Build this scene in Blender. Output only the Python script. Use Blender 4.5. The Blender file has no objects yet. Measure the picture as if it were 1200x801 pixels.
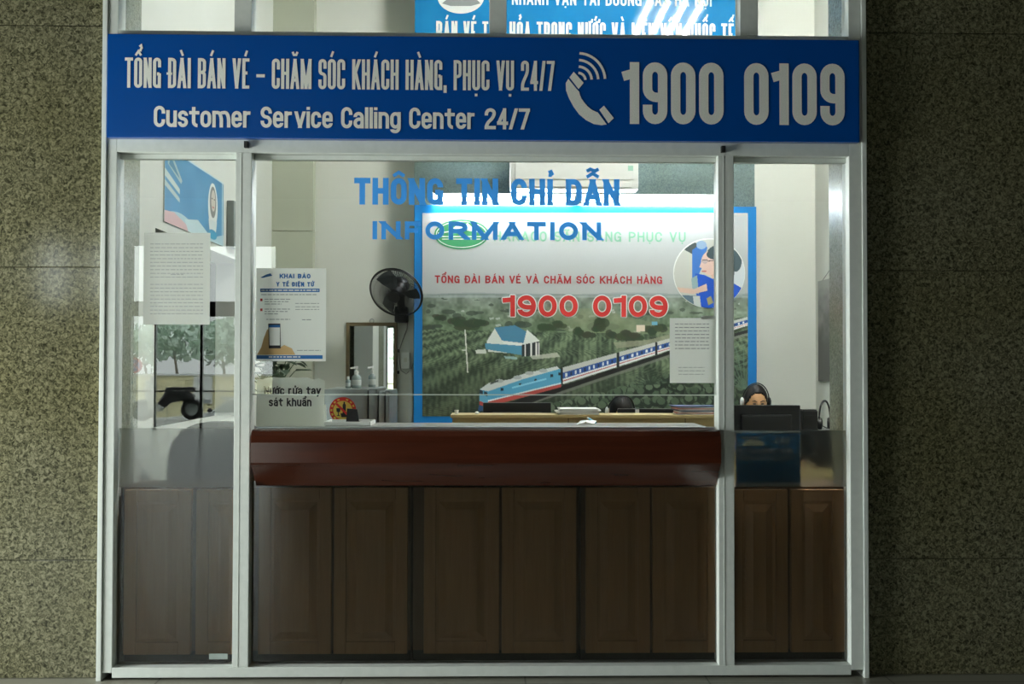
import bpy, bmesh, math, random, unicodedata
import numpy as np
from mathutils import Vector, Matrix
random.seed(7); NPR = np.random.default_rng(5)
SC = bpy.context.scene
COL = SC.collection
# ------------------------------------------------------------------ camera
F = 35.0 / 36.0 * 1200.0
YAW, PIT, ROL = math.radians(1.134), math.radians(1.133), math.radians(0.124)
CAM = Vector((0.0, -4.49, 1.41))
_f = Vector((math.sin(YAW) * math.cos(PIT), math.cos(YAW) * math.cos(PIT), math.sin(PIT)))
_r0 = Vector((math.cos(YAW), -math.sin(YAW), 0)); _p0 = _r0.cross(_f)
_r = _r0 * math.cos(ROL) + _p0 * math.sin(ROL); _p = _p0 * math.cos(ROL) - _r0 * math.sin(ROL)
cam = bpy.data.cameras.new('camera'); cam.lens = 35; cam.sensor_width = 36; cam.clip_end = 300; cam.clip_start = .05
camo = bpy.data.objects.new('camera', cam); COL.objects.link(camo)
camo.matrix_world = Matrix(((_r.x, _p.x, -_f.x, CAM.x), (_r.y, _p.y, -_f.y, CAM.y), (_r.z, _p.z, -_f.z, CAM.z), (0, 0, 0, 1)))
SC.camera = camo
def ray(x, y): return _f + _r * ((x - 600.0) / F) - _p * ((y - 400.5) / F)
def at(x, y, Y):                       # point of the photograph on the plane Y (distance behind the glass)
    d = ray(x, y); return CAM + d * ((Y - CAM.y) / d.y)
def atX(x, y, X):                      # ... on a side wall
    d = ray(x, y); return CAM + d * ((X - CAM.x) / d.x)
def mir(x, y, Y):                      # what the glass mirrors: a point Y metres in front of it
    p = at(x, y, Y); return Vector((p.x, -p.y, p.z))
# ------------------------------------------------------------------ render look, sky, lights
SC.view_settings.view_transform = 'Standard'; SC.view_settings.look = 'None'
SC.view_settings.gamma = 1.0; SC.view_settings.use_curve_mapping = False
SC.view_settings.exposure = 0.0
SC.cycles.use_denoising = True; SC.cycles.max_bounces = 10; SC.cycles.transparent_max_bounces = 16
SC.cycles.sample_clamp_indirect = 6.0
def c3(r, g, b, a=1.0):
    def l(v):
        v /= 255.0
        return v / 12.92 if v <= .04045 else ((v + .055) / 1.055) ** 2.4
    return (l(r), l(g), l(b), a)
W = bpy.data.worlds.new('overcast_sky'); SC.world = W; W.use_nodes = True
_n = W.node_tree.nodes; _l = W.node_tree.links
_bg = _n['Background']; _bg.inputs['Strength'].default_value = 12.0
_tc = _n.new('ShaderNodeTexCoord'); _sx = _n.new('ShaderNodeSeparateXYZ'); _cr = _n.new('ShaderNodeValToRGB')
_cr.color_ramp.elements[0].position = .45; _cr.color_ramp.elements[0].color = (.45, .5, .48, 1)
_cr.color_ramp.elements[1].position = .75; _cr.color_ramp.elements[1].color = (.86, .95, .93, 1)
_mm = _n.new('ShaderNodeMath'); _mm.operation = 'MULTIPLY_ADD'; _mm.inputs[1].default_value = .5; _mm.inputs[2].default_value = .5
_l.new(_tc.outputs['Generated'], _sx.inputs[0]); _l.new(_sx.outputs['Z'], _mm.inputs[0]); _l.new(_mm.outputs[0], _cr.inputs[0]); _l.new(_cr.outputs[0], _bg.inputs['Color'])
def area(name, loc, target, sx, sy, power, col):
    L = bpy.data.lights.new(name, 'AREA'); L.shape = 'RECTANGLE'; L.size = sx; L.size_y = sy; L.energy = power; L.color = col[:3]
    o = bpy.data.objects.new(name, L); COL.objects.link(o); o.location = loc
    o.rotation_euler = (Vector(target) - Vector(loc)).to_track_quat('-Z', 'Y').to_euler()
    return o
# daylight through the tall opening in the hall's left wall
area('daylight_opening', (-4.93, -1.32, 1.05), (0.0, -1.32, 1.05), 1.8, 1.9, 290, (.95, 1.0, .95))
# ------------------------------------------------------------------ materials
MATS = {}
def mat(name, col, rough=.5, metal=0.0, noise=None, spec=.5, bump=0.0, emit=None, coat=0.0):
    """principled material; noise = (scale, second colour, contrast)"""
    if name in MATS: return MATS[name]
    m = bpy.data.materials.new(name); m.use_nodes = True
    nt = m.node_tree; b = nt.nodes['Principled BSDF']
    b.inputs['Base Color'].default_value = col; b.inputs['Roughness'].default_value = rough
    b.inputs['Metallic'].default_value = metal; b.inputs['Specular IOR Level'].default_value = spec
    b.inputs['Coat Weight'].default_value = coat
    if noise or bump:
        tc = nt.nodes.new('ShaderNodeTexCoord'); nz = nt.nodes.new('ShaderNodeTexNoise')
        nz.inputs['Scale'].default_value = noise[0] if noise else 40; nz.inputs['Detail'].default_value = 5
        nt.links.new(tc.outputs['Object'], nz.inputs['Vector'])
        if noise:
            cr = nt.nodes.new('ShaderNodeValToRGB'); k = noise[2]
            cr.color_ramp.elements[0].position = .5 - k; cr.color_ramp.elements[0].color = noise[1]
            cr.color_ramp.elements[1].position = .5 + k; cr.color_ramp.elements[1].color = col
            nt.links.new(nz.outputs['Fac'], cr.inputs[0]); nt.links.new(cr.outputs[0], b.inputs['Base Color'])
        if bump:
            bp = nt.nodes.new('ShaderNodeBump'); bp.inputs['Strength'].default_value = bump; bp.inputs['Distance'].default_value = .01
            nt.links.new(nz.outputs['Fac'], bp.inputs['Height']); nt.links.new(bp.outputs[0], b.inputs['Normal'])
    if emit:
        b.inputs['Emission Color'].default_value = emit[0]; b.inputs['Emission Strength'].default_value = emit[1]
    MATS[name] = m; return m
def granite(name, dark, mid, light, scale, rough, joints=None):
    m = bpy.data.materials.new(name); m.use_nodes = True; nt = m.node_tree; N = nt.nodes; L = nt.links
    b = N['Principled BSDF']; b.inputs['Roughness'].default_value = rough
    tc = N.new('ShaderNodeTexCoord'); n1 = N.new('ShaderNodeTexNoise'); n1.inputs['Scale'].default_value = scale; n1.inputs['Detail'].default_value = 6; n1.inputs['Roughness'].default_value = .65
    n1.inputs['Distortion'].default_value = 1.1
    v = N.new('ShaderNodeTexVoronoi'); v.inputs['Scale'].default_value = scale * 1.6
    n2 = N.new('ShaderNodeTexNoise'); n2.inputs['Scale'].default_value = 1.3; n2.inputs['Detail'].default_value = 3
    for q in (n1, v, n2): L.new(tc.outputs['Object'], q.inputs['Vector'])
    cr = N.new('ShaderNodeValToRGB'); E = cr.color_ramp.elements
    E[0].position = .36; E[0].color = dark; E[1].position = .62; E[1].color = light
    e = E.new(.47); e.color = mid
    L.new(n1.outputs['Fac'], cr.inputs[0])
    cr2 = N.new('ShaderNodeValToRGB'); cr2.color_ramp.elements[0].position = .0; cr2.color_ramp.elements[0].color = (.55, .55, .55, 1); cr2.color_ramp.elements[1].position = .5; cr2.color_ramp.elements[1].color = (1, 1, 1, 1)
    L.new(v.outputs['Distance'], cr2.inputs[0])
    mx = N.new('ShaderNodeMix'); mx.data_type = 'RGBA'; mx.blend_type = 'MULTIPLY'; mx.inputs['Factor'].default_value = .8
    L.new(cr.outputs[0], mx.inputs[6]); L.new(cr2.outputs[0], mx.inputs[7])
    cr3 = N.new('ShaderNodeValToRGB'); cr3.color_ramp.elements[0].position = .35; cr3.color_ramp.elements[0].color = (.85, .83, .7, 1); cr3.color_ramp.elements[1].position = .65; cr3.color_ramp.elements[1].color = (1, 1, 1, 1)
    L.new(n2.outputs['Fac'], cr3.inputs[0])
    m2 = N.new('ShaderNodeMix'); m2.data_type = 'RGBA'; m2.blend_type = 'MULTIPLY'; m2.inputs['Factor'].default_value = 1
    L.new(mx.outputs[2], m2.inputs[6]); L.new(cr3.outputs[0], m2.inputs[7]); L.new(m2.outputs[2], b.inputs['Base Color'])
    MATS[name] = m; return m
def glass_mat():
    m = bpy.data.materials.new('window_glass'); m.use_nodes = True; nt = m.node_tree; N = nt.nodes; L = nt.links
    N.remove(N['Principled BSDF']); out = N['Material Output']
    t = N.new('ShaderNodeBsdfTransparent'); t.inputs[0].default_value = (.97, .983, .974, 1)
    g = N.new('ShaderNodeBsdfGlossy'); g.inputs['Roughness'].default_value = .0
    fr = N.new('ShaderNodeFresnel'); fr.inputs[0].default_value = 1.5
    mu = N.new('ShaderNodeMath'); mu.operation = 'MULTIPLY'; mu.inputs[1].default_value = 1.8; mu.use_clamp = True
    mx = N.new('ShaderNodeMixShader'); L.new(fr.outputs[0], mu.inputs[0]); L.new(mu.outputs[0], mx.inputs[0]); L.new(t.outputs[0], mx.inputs[1]); L.new(g.outputs[0], mx.inputs[2]); L.new(mx.outputs[0], out.inputs[0])
    MATS['glass'] = m; return m
def film_mat():
    m = bpy.data.materials.new('frosted_film'); m.use_nodes = True; nt = m.node_tree; N = nt.nodes; L = nt.links
    N.remove(N['Principled BSDF']); out = N['Material Output']
    r = N.new('ShaderNodeBsdfRefraction'); r.inputs['Roughness'].default_value = .33; r.inputs['IOR'].default_value = 1.16; r.inputs[0].default_value = (.58, .60, .57, 1)
    d = N.new('ShaderNodeBsdfDiffuse'); d.inputs[0].default_value = (.2, .21, .2, 1)
    tl = N.new('ShaderNodeBsdfTranslucent'); tl.inputs[0].default_value = (.3, .31, .3, 1)
    m1 = N.new('ShaderNodeMixShader'); m1.inputs[0].default_value = .5; L.new(d.outputs[0], m1.inputs[1]); L.new(tl.outputs[0], m1.inputs[2])
    m2 = N.new('ShaderNodeMixShader'); m2.inputs[0].default_value = .05; L.new(r.outputs[0], m2.inputs[1]); L.new(m1.outputs[0], m2.inputs[2])
    L.new(m2.outputs[0], out.inputs[0]); MATS['film'] = m; return m
def painted(name, rough=.4):
    m = bpy.data.materials.new(name); m.use_nodes = True; nt = m.node_tree
    a = nt.nodes.new('ShaderNodeVertexColor'); a.layer_name = 'Col'
    b = nt.nodes['Principled BSDF']; b.inputs['Roughness'].default_value = rough
    nt.links.new(a.outputs[0], b.inputs['Base Color']); return m
def wood(name, c1, c2, rough, scale=6, stretch=(8, 8, .6)):
    m = bpy.data.materials.new(name); m.use_nodes = True; nt = m.node_tree; N = nt.nodes; L = nt.links
    b = N['Principled BSDF']; b.inputs['Roughness'].default_value = rough
    tc = N.new('ShaderNodeTexCoord'); mp = N.new('ShaderNodeMapping'); mp.inputs['Scale'].default_value = stretch
    nz = N.new('ShaderNodeTexNoise'); nz.inputs['Scale'].default_value = scale; nz.inputs['Detail'].default_value = 5; nz.inputs['Distortion'].default_value = .4
    cr = N.new('ShaderNodeValToRGB'); cr.color_ramp.elements[0].position = .3; cr.color_ramp.elements[0].color = c1; cr.color_ramp.elements[1].position = .7; cr.color_ramp.elements[1].color = c2
    L.new(tc.outputs['Object'], mp.inputs[0]); L.new(mp.outputs[0], nz.inputs['Vector']); L.new(nz.outputs['Fac'], cr.inputs[0]); L.new(cr.outputs[0], b.inputs['Base Color'])
    MATS[name] = m; return m
def floor_mat():
    m = bpy.data.materials.new('floor_tiles'); m.use_nodes = True; nt = m.node_tree; N = nt.nodes; L = nt.links
    b = N['Principled BSDF']; b.inputs['Roughness'].default_value = .3
    tc = N.new('ShaderNodeTexCoord'); mp = N.new('ShaderNodeMapping'); mp.inputs['Location'].default_value = (.66, .1, 0)
    br = N.new('ShaderNodeTexBrick'); br.offset = 0; br.inputs['Scale'].default_value = 1; br.inputs['Brick Width'].default_value = .81; br.inputs['Row Height'].default_value = .81; br.inputs['Mortar Size'].default_value = .004
    br.inputs['Color1'].default_value = (.24, .235, .19, 1); br.inputs['Color2'].default_value = (.22, .22, .175, 1); br.inputs['Mortar'].default_value = (.08, .08, .06, 1)
    L.new(tc.outputs['Object'], mp.inputs[0]); L.new(mp.outputs[0], br.inputs['Vector']); L.new(br.outputs['Color'], b.inputs['Base Color'])
    return m
M_GRAN = granite('polished_granite', c3(48, 48, 37), c3(92, 91, 71), c3(136, 133, 109), 60, .1)
M_GRANR = MATS['polished_granite']
M_GRANC = granite('dark_granite', c3(84, 100, 104), c3(102, 120, 123), c3(120, 138, 140), 70, .25)
M_GRANI = granite('grey_granite', c3(124, 128, 120), c3(150, 156, 148), c3(174, 180, 172), 70, .25)
M_WHITE = mat('white_plaster', c3(224, 227, 218), .75, noise=(1.5, c3(216, 219, 209), .25))
M_LWALL = mat('cream_plaster', c3(212, 216, 208), .75, noise=(1.5, c3(203, 207, 198), .25))
M_PILLAR = mat('grey_plaster', c3(186, 191, 172), .7, noise=(2, c3(176, 181, 163), .25))
M_HALL = mat('hall_plaster', c3(92, 92, 84), .8, noise=(2, c3(84, 84, 77), .2))
M_ALU = mat('white_aluminium', c3(216, 221, 216), .38, noise=(30, c3(206, 212, 207), .25), spec=.4)
M_DARK = mat('dark_rubber', c3(22, 24, 23), .6)
def haze_mat():
    m = bpy.data.materials.new('hazy_film'); m.use_nodes = True; nt = m.node_tree; N = nt.nodes; L = nt.links
    N.remove(N['Principled BSDF']); out = N['Material Output']
    t = N.new('ShaderNodeBsdfTransparent'); t.inputs[0].default_value = (.86, .86, .84, 1)
    d = N.new('ShaderNodeBsdfDiffuse'); d.inputs[0].default_value = (.32, .30, .26, 1)
    mx = N.new('ShaderNodeMixShader'); mx.inputs[0].default_value = .12; L.new(t.outputs[0], mx.inputs[1]); L.new(d.outputs[0], mx.inputs[2]); L.new(mx.outputs[0], out.inputs[0])
    return m
def translucent(name, col, k=.55):
    m = bpy.data.materials.new(name); m.use_nodes = True; nt = m.node_tree; N = nt.nodes; L = nt.links; b = N['Principled BSDF']; out = N['Material Output']
    b.inputs['Base Color'].default_value = col; b.inputs['Roughness'].default_value = .6
    t = N.new('ShaderNodeBsdfTranslucent'); t.inputs[0].default_value = tuple(min(1, c * 1.1) for c in col[:3]) + (1,)
    mx = N.new('ShaderNodeMixShader'); mx.inputs[0].default_value = k; L.new(b.outputs[0], mx.inputs[1]); L.new(t.outputs[0], mx.inputs[2]); L.new(mx.outputs[0], out.inputs[0]); return m
M_TPAPER = translucent('thin_paper', c3(236, 239, 232)); M_TVINYL = translucent('thin_blue_vinyl', c3(70, 158, 240), .6)
M_GLASS = glass_mat(); M_FILM = film_mat(); M_HAZE = haze_mat(); M_FLOOR = floor_mat()
M_MAHOG = wood('mahogany_varnish', c3(60, 27, 16), c3(75, 35, 21), .16, 3, (.8, 8, 8))
M_BROWN = wood('brown_cabinet_wood', c3(172, 126, 78), c3(186, 140, 90), .5)
M_BROWND = wood('dark_cabinet_wood', c3(100, 72, 45), c3(114, 84, 55), .5)
M_SIGN = mat('blue_sign_sheet', c3(0, 74, 156), .2, spec=.5)
M_LETTER = mat('silver_white_vinyl', c3(240, 241, 236), .45, noise=(220, c3(224, 226, 220), .2))
M_VINYL = mat('blue_vinyl', c3(40, 128, 208), .5)
M_PAPER = mat('white_paper', c3(224, 227, 221), .7, noise=(8, c3(216, 219, 212), .3))
M_GREYINK = mat('grey_ink', c3(142, 146, 146), .7)
M_INK = mat('dark_ink', c3(38, 40, 44), .7)
M_BLUEINK = mat('blue_ink', c3(26, 100, 168), .6)
M_REDINK = mat('red_ink', c3(205, 48, 44), .6)
M_DREDINK = mat('dark_red_ink', c3(172, 44, 50), .6)
M_GREENINK = mat('green_ink', c3(132, 192, 160), .6)
M_OVAL = mat('oval_green_ink', c3(60, 150, 100), .6)
M_WHITEINK = mat('white_ink', c3(235, 238, 234), .6)
M_BBLUE = mat('billboard_blue_border', c3(22, 128, 205), .35)
M_BLACK = mat('black_plastic', c3(16, 17, 19), .4, noise=(60, c3(12, 13, 15), .2))
M_BLACKF = mat('black_leather', c3(20, 21, 22), .5, noise=(50, c3(14, 15, 16), .2), bump=.2)
M_STEEL = mat('brushed_steel', c3(168, 174, 174), .34, .85, noise=(14, c3(150, 156, 156), .25))
M_WPLAST = mat('white_plastic', c3(226, 229, 224), .4, noise=(15, c3(220, 223, 218), .3))
M_TAN = mat('tan_laminate', c3(176, 160, 112), .55, noise=(9, c3(166, 150, 104), .25))
M_GREYTOP = mat('grey_laminate', c3(170, 172, 166), .2, noise=(12, c3(160, 162, 156), .25))
M_CARD = mat('brown_cardboard', c3(190, 160, 112), .8, noise=(20, c3(178, 150, 104), .25))
M_SKIN = mat('skin', c3(214, 166, 120), .5, noise=(12, c3(205, 156, 112), .3))
M_HAIR = mat('black_hair', c3(15, 12, 11), .6, spec=.25, noise=(80, c3(9, 8, 7), .2))
M_SHIRT = mat('blue_uniform', c3(40, 70, 130), .8, noise=(40, c3(34, 62, 118), .3))
M_PANTS = mat('navy_cloth', c3(26, 30, 44), .85, noise=(40, c3(22, 25, 38), .3))
M_LEAF = mat('leaf_green', c3(84, 104, 80), .5, noise=(14, c3(52, 72, 52), .2))
M_POT = mat('glazed_pot', c3(196, 196, 188), .35, noise=(14, c3(186, 186, 178), .3))
M_SOIL = mat('potting_soil', c3(50, 40, 32), .9, noise=(60, c3(36, 28, 22), .2))
M_TUBE = mat('fluorescent_tube_glow', (1, 1, 1, 1), .3, emit=((.9, .98, 1.0, 1), 85.0))
M_MIRROR = mat('mirror_silver', (.82, .85, .83, 1), .01, 1.0)
M_OLIVE = mat('olive_wood_frame', c3(122, 108, 78), .5, noise=(18, c3(106, 92, 66), .25))
# ------------------------------------------------------------------ mesh building
WLOC = {}
class MB:
    def __init__(s): s.v = []; s.f = []
    def add(s, vs, fs):
        o = len(s.v); s.v += [Vector(v) for v in vs]; s.f += [tuple(o + i for i in f) for f in fs]; return s
    def box(s, x0, x1, y0, y1, z0, z1, bev=0.0):
        x0, x1 = min(x0, x1), max(x0, x1); y0, y1 = min(y0, y1), max(y0, y1); z0, z1 = min(z0, z1), max(z0, z1)
        if bev <= 0:
            return s.add([(x0, y0, z0), (x1, y0, z0), (x1, y1, z0), (x0, y1, z0), (x0, y0, z1), (x1, y0, z1), (x1, y1, z1), (x0, y1, z1)],
                         [(0, 3, 2, 1), (4, 5, 6, 7), (0, 1, 5, 4), (1, 2, 6, 5), (2, 3, 7, 6), (3, 0, 4, 7)])
        bm = bmesh.new(); bmesh.ops.create_cube(bm, size=1)
        for v in bm.verts: v.co = ((x0 + x1) / 2 + v.co.x * (x1 - x0), (y0 + y1) / 2 + v.co.y * (y1 - y0), (z0 + z1) / 2 + v.co.z * (z1 - z0))
        bmesh.ops.bevel(bm, geom=bm.edges[:], offset=min(bev, .45 * min(x1 - x0, y1 - y0, z1 - z0)), segments=2, profile=.7, affect='EDGES')
        return s.bm(bm)
    def bm(s, bm, M=None):
        bm.verts.index_update()
        s.add([(M @ v.co) if M else v.co.copy() for v in bm.verts], [tuple(v.index for v in f.verts) for f in bm.faces]); bm.free(); return s
    def quad(s, a, b, c, d): return s.add([a, b, c, d], [(0, 1, 2, 3)])
    def tube(s, pts, r, n=8, cap=True):
        pts = [Vector(p) for p in pts]; rr = r if isinstance(r, (list, tuple)) else [r] * len(pts)
        rings = []; t0 = (pts[1] - pts[0]).normalized(); ref = Vector((0, 0, 1)) if abs(t0.z) < .9 else Vector((1, 0, 0))
        u = t0.cross(ref).normalized(); o = len(s.v)
        for i, p in enumerate(pts):
            t = (pts[min(i + 1, len(pts) - 1)] - pts[max(i - 1, 0)]).normalized()
            u = (u - t * u.dot(t)).normalized(); w = t.cross(u)
            for k in range(n):
                a = 2 * math.pi * k / n; s.v.append(p + (u * math.cos(a) + w * math.sin(a)) * rr[i])
        for i in range(len(pts) - 1):
            for k in range(n):
                a = o + i * n + k; b = o + i * n + (k + 1) % n; s.f.append((a, b, b + n, a + n))
        if cap:
            s.f.append(tuple(o + k for k in range(n))[::-1]); s.f.append(tuple(o + (len(pts) - 1) * n + k for k in range(n)))
        return s
    def lathe(s, prof, c, n=20, M=None):
        o = len(s.v); c = Vector(c)
        for (r, z) in prof:
            for k in range(n):
                a = 2 * math.pi * k / n; p = Vector((r * math.cos(a), r * math.sin(a), z)); s.v.append(c + (M @ p if M else p))
        for i in range(len(prof) - 1):
            for k in range(n):
                a = o + i * n + k; b = o + i * n + (k + 1) % n; s.f.append((a, b, b + n, a + n))
        s.f.append(tuple(o + k for k in range(n))[::-1]); s.f.append(tuple(o + (len(prof) - 1) * n + k for k in range(n)))
        return s
    def ball(s, c, r, seg=16, M=None):
        bm = bmesh.new(); bmesh.ops.create_uvsphere(bm, u_segments=seg, v_segments=max(8, seg * 2 // 3), radius=1)
        r = r if isinstance(r, (list, tuple)) else (r, r, r); c = Vector(c)
        for v in bm.verts:
            p = Vector((v.co.x * r[0], v.co.y * r[1], v.co.z * r[2])); v.co = c + (M @ p if M else p)
        return s.bm(bm)
    def prism(s, poly, d, e):           # polygon (3D points) extruded by vector e
        n = len(poly); e = Vector(e); P = [Vector(p) for p in poly]
        s.add(P + [p + e for p in P], [tuple(range(n))[::-1], tuple(range(n, 2 * n))] + [(i, (i + 1) % n, n + (i + 1) % n, n + i) for i in range(n)]); return s
    def build(s, name, m, parent=None, smooth=False, loc=None):
        c = Vector(loc) if loc is not None else None
        if c is None:
            lo = Vector((min(v.x for v in s.v), min(v.y for v in s.v), min(v.z for v in s.v))); hi = Vector((max(v.x for v in s.v), max(v.y for v in s.v), max(v.z for v in s.v)))
            c = Vector(((lo.x + hi.x) / 2, (lo.y + hi.y) / 2, lo.z))
        me = bpy.data.meshes.new(name); me.from_pydata([v - c for v in s.v], [], s.f); me.update()
        bm = bmesh.new(); bm.from_mesh(me); bmesh.ops.recalc_face_normals(bm, faces=bm.faces[:]); bm.to_mesh(me); bm.free()
        if smooth:
            me.polygons.foreach_set('use_smooth', [True] * len(me.polygons)); me.set_sharp_from_angle(angle=math.radians(40))
        me.materials.append(m)
        return link(name, me, c, parent)
def link(name, data, c, parent=None):
    o = bpy.data.objects.new(name, data); COL.objects.link(o); c = Vector(c)
    WLOC[o.name] = c.copy()
    if parent is not None:
        o.parent = parent; o.location = c - WLOC[parent.name]
    else: o.location = c
    return o
def tag(o, label, cat, group=None):
    o['label'] = label; o['category'] = cat
    if group: o['group'] = group
    return o
def thing(name, loc, label, cat, group=None): return tag(link(name, None, loc), label, cat, group)
def struct(o): o['kind'] = 'structure'; return o
def sroot(name, loc): return struct(link(name, None, loc))
def copy_tree(o, loc):
    def rec(s, par):
        n = s.copy(); COL.objects.link(n)
        if par is not None: n.parent = par
        for ch in s.children: rec(ch, n)
        return n
    r = rec(o, None); r.location = loc; return r
# ------------------------------------------------------------------ lettering (stroke built capitals, digits, lower case)
S = {  # strokes: (flags, points) ; point = (u, v[, 1 = round corner]) ; flag s/e = extend start/end to the outline
 'A': [('se', [(0, 0), (.5, 1)]), ('se', [(1, 0), (.5, 1)]), ('', [(.22, .27), (.78, .27)])],
 'B': [('se', [(0, 0), (0, 1)]), ('', [(0, 1), (1, 1, 1), (1, .53, 1), (0, .53)]), ('', [(0, .53), (1, .53, 1), (1, 0, 1), (0, 0)])],
 'C': [('', [(1, .66), (1, 1, 1), (0, 1, 1), (0, 0, 1), (1, 0, 1), (1, .34)])],
 'D': [('se', [(0, 0), (0, 1)]), ('', [(0, 1), (1, 1, 1), (1, 0, 1), (0, 0)])],
 'E': [('se', [(0, 0), (0, 1)]), ('e', [(0, 1), (1, 1)]), ('', [(0, .52), (.95, .52)]), ('e', [(0, 0), (1, 0)])],
 'F': [('se', [(0, 0), (0, 1)]), ('e', [(0, 1), (1, 1)]), ('', [(0, .5), (.95, .5)])],
 'G': [('', [(1, .7), (1, 1, 1), (0, 1, 1), (0, 0, 1), (1, 0, 1), (1, .48)]), ('', [(1.0, .46), (.5, .46)]), ('se', [(1, 0), (1, .42)])],
 'H': [('se', [(0, 0), (0, 1)]), ('se', [(1, 0), (1, 1)]), ('', [(0, .52), (1, .52)])],
 'I': [('se', [(.5, 0), (.5, 1)])],
 'K': [('se', [(0, 0), (0, 1)]), ('e', [(0, .38), (1, 1)]), ('e', [(.3, .6), (1, 0)])],
 'L': [('se', [(0, 0), (0, 1)]), ('e', [(0, 0), (1, 0)])],
 'M': [('se', [(0, 0), (0, 1)]), ('se', [(0, 1), (.5, .0)]), ('se', [(1, 1), (.5, .0)]), ('se', [(1, 0), (1, 1)])],
 'N': [('se', [(0, 0), (0, 1)]), ('se', [(0, 1), (1, 0)]), ('se', [(1, 0), (1, 1)])],
 'O': [('c', [(0, 0, 1), (0, 1, 1), (1, 1, 1), (1, 0, 1)])],
 'P': [('se', [(0, 0), (0, 1)]), ('', [(0, 1), (1, 1, 1), (1, .45, 1), (0, .45)])],
 'Q': [('c', [(0, 0, 1), (0, 1, 1), (1, 1, 1), (1, 0, 1)]), ('e', [(.6, .25), (1.1, -.05)])],
 'R': [('se', [(0, 0), (0, 1)]), ('', [(0, 1), (1, 1, 1), (1, .47, 1), (0, .47)]), ('e', [(.5, .47), (1, 0)])],
 'S': [('', [(1, .7), (1, 1, 1), (0, 1, 1), (0, .52, 1), (1, .5, 1), (1, 0, 1), (0, 0, 1), (0, .3)])],
 'T': [('se', [(.5, 0), (.5, 1)]), ('se', [(0, 1), (1, 1)])],
 'U': [('s', [(0, 1), (0, 0, 1), (1, 0, 1), (1, .98)]), ('e', [(1, .5), (1, 1)])],
 'V': [('se', [(0, 1), (.5, 0)]), ('se', [(1, 1), (.5, 0)])],
 'X': [('se', [(0, 1), (1, 0)]), ('se', [(1, 1), (0, 0)])],
 'Y': [('se', [(0, 1), (.5, .45)]), ('se', [(1, 1), (.5, .45)]), ('s', [(.5, 0), (.5, .5)])],
 'Z': [('se', [(0, 1), (1, 1)]), ('', [(1, 1), (0, 0)]), ('se', [(0, 0), (1, 0)])],
 '0': [('c', [(0, 0, 1), (0, 1, 1), (1, 1, 1), (1, 0, 1)])],
 '1': [('se', [(1, 0), (1, 1)]), ('s', [(0, .84), (1, .88)])],
 '2': [('', [(0, .68), (0, 1, 1), (1, 1, 1), (1, .62, 1), (0, .2, 1), (0, 0)]), ('se', [(0, 0), (1, 0)])],
 '4': [('se', [(.75, 0), (.75, 1)]), ('', [(.75, 1), (0, .25)]), ('se', [(0, .25), (1, .25)])],
 '7': [('se', [(0, 1), (1, 1)]), ('e', [(1, 1), (.3, 0)])],
 '9': [('', [(1, .42), (.98, .42), (0, .42, 1), (0, 1, 1), (1, 1, 1), (1, 0, 1), (0, 0, 1), (0, .28)])],
 '/': [('se', [(0, 0), (1, 1)])], '-': [('se', [(0, .42), (1, .42)])], ',': [('', [(.5, .12), (.5, 0), (0, -.16)])],
 'a': [('', [(0, .54), (0, .74, 1), (1, .74, 1), (1, .02)]), ('s', [(1, 0), (1, .5)]), ('', [(1, .42), (0, .42, 1), (0, 0, 1), (1, 0, 1), (1, .3)])],
 'c': [('', [(1, .5), (1, .74, 1), (0, .74, 1), (0, 0, 1), (1, 0, 1), (1, .24)])],
 'e': [('', [(0, .37), (1, .37), (1, .74, 1), (0, .74, 1), (0, 0, 1), (1, 0, 1), (1, .18)])],
 'g': [('e', [(1, .3), (1, .74)]), ('', [(1, .7), (1, -.26, 1), (0, -.26, 1), (0, -.14)]), ('c', [(0, 0, 1), (0, .74, 1), (1, .74, 1), (1, 0, 1)])],
 'h': [('se', [(0, 0), (0, 1)]), ('', [(0, .6), (0, .74, 1), (1, .74, 1), (1, .1)]), ('s', [(1, 0), (1, .4)])],
 'i': [('se', [(.5, 0), (.5, .74)]), ('e', [(.5, .93), (.5, 1)])],
 'k': [('se', [(0, 0), (0, 1)]), ('', [(0, .3), (.95, .76)]), ('e', [(.3, .45), (1, 0)])],
 'l': [('se', [(.5, 0), (.5, 1)])],
 'm': [('se', [(0, 0), (0, .74)]), ('', [(0, .7), (0, .74, 1), (.5, .74, 1), (.5, .1)]), ('s', [(.5, 0), (.5, .4)]), ('', [(.5, .7), (.5, .74, 1), (1, .74, 1), (1, .1)]), ('s', [(1, 0), (1, .4)])],
 'n': [('se', [(0, 0), (0, .74)]), ('', [(0, .6), (0, .74, 1), (1, .74, 1), (1, .1)]), ('s', [(1, 0), (1, .4)])],
 'o': [('c', [(0, 0, 1), (0, .74, 1), (1, .74, 1), (1, 0, 1)])],
 'r': [('se', [(0, 0), (0, .74)]), ('', [(0, .5), (0, .72, 1), (1, .72)])],
 's': [('', [(1, .55), (1, .74, 1), (0, .74, 1), (0, .39, 1), (1, .37, 1), (1, 0, 1), (0, 0, 1), (0, .2)])],
 't': [('s', [(.42, .95), (.42, 0, 1), (1, 0)]), ('se', [(0, .72), (1, .72)])],
 'u': [('', [(0, .6), (0, 0, 1), (1, 0, 1), (1, .5)]), ('s', [(0, .76), (0, .3)]), ('se', [(1, 0), (1, .74)])],
 'v': [('se', [(0, .74), (.5, 0)]), ('se', [(1, .74), (.5, 0)])],
 'y': [('se', [(0, .74), (.5, 0)]), ('se', [(1, .74), (.2, -.28)])],
}
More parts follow.
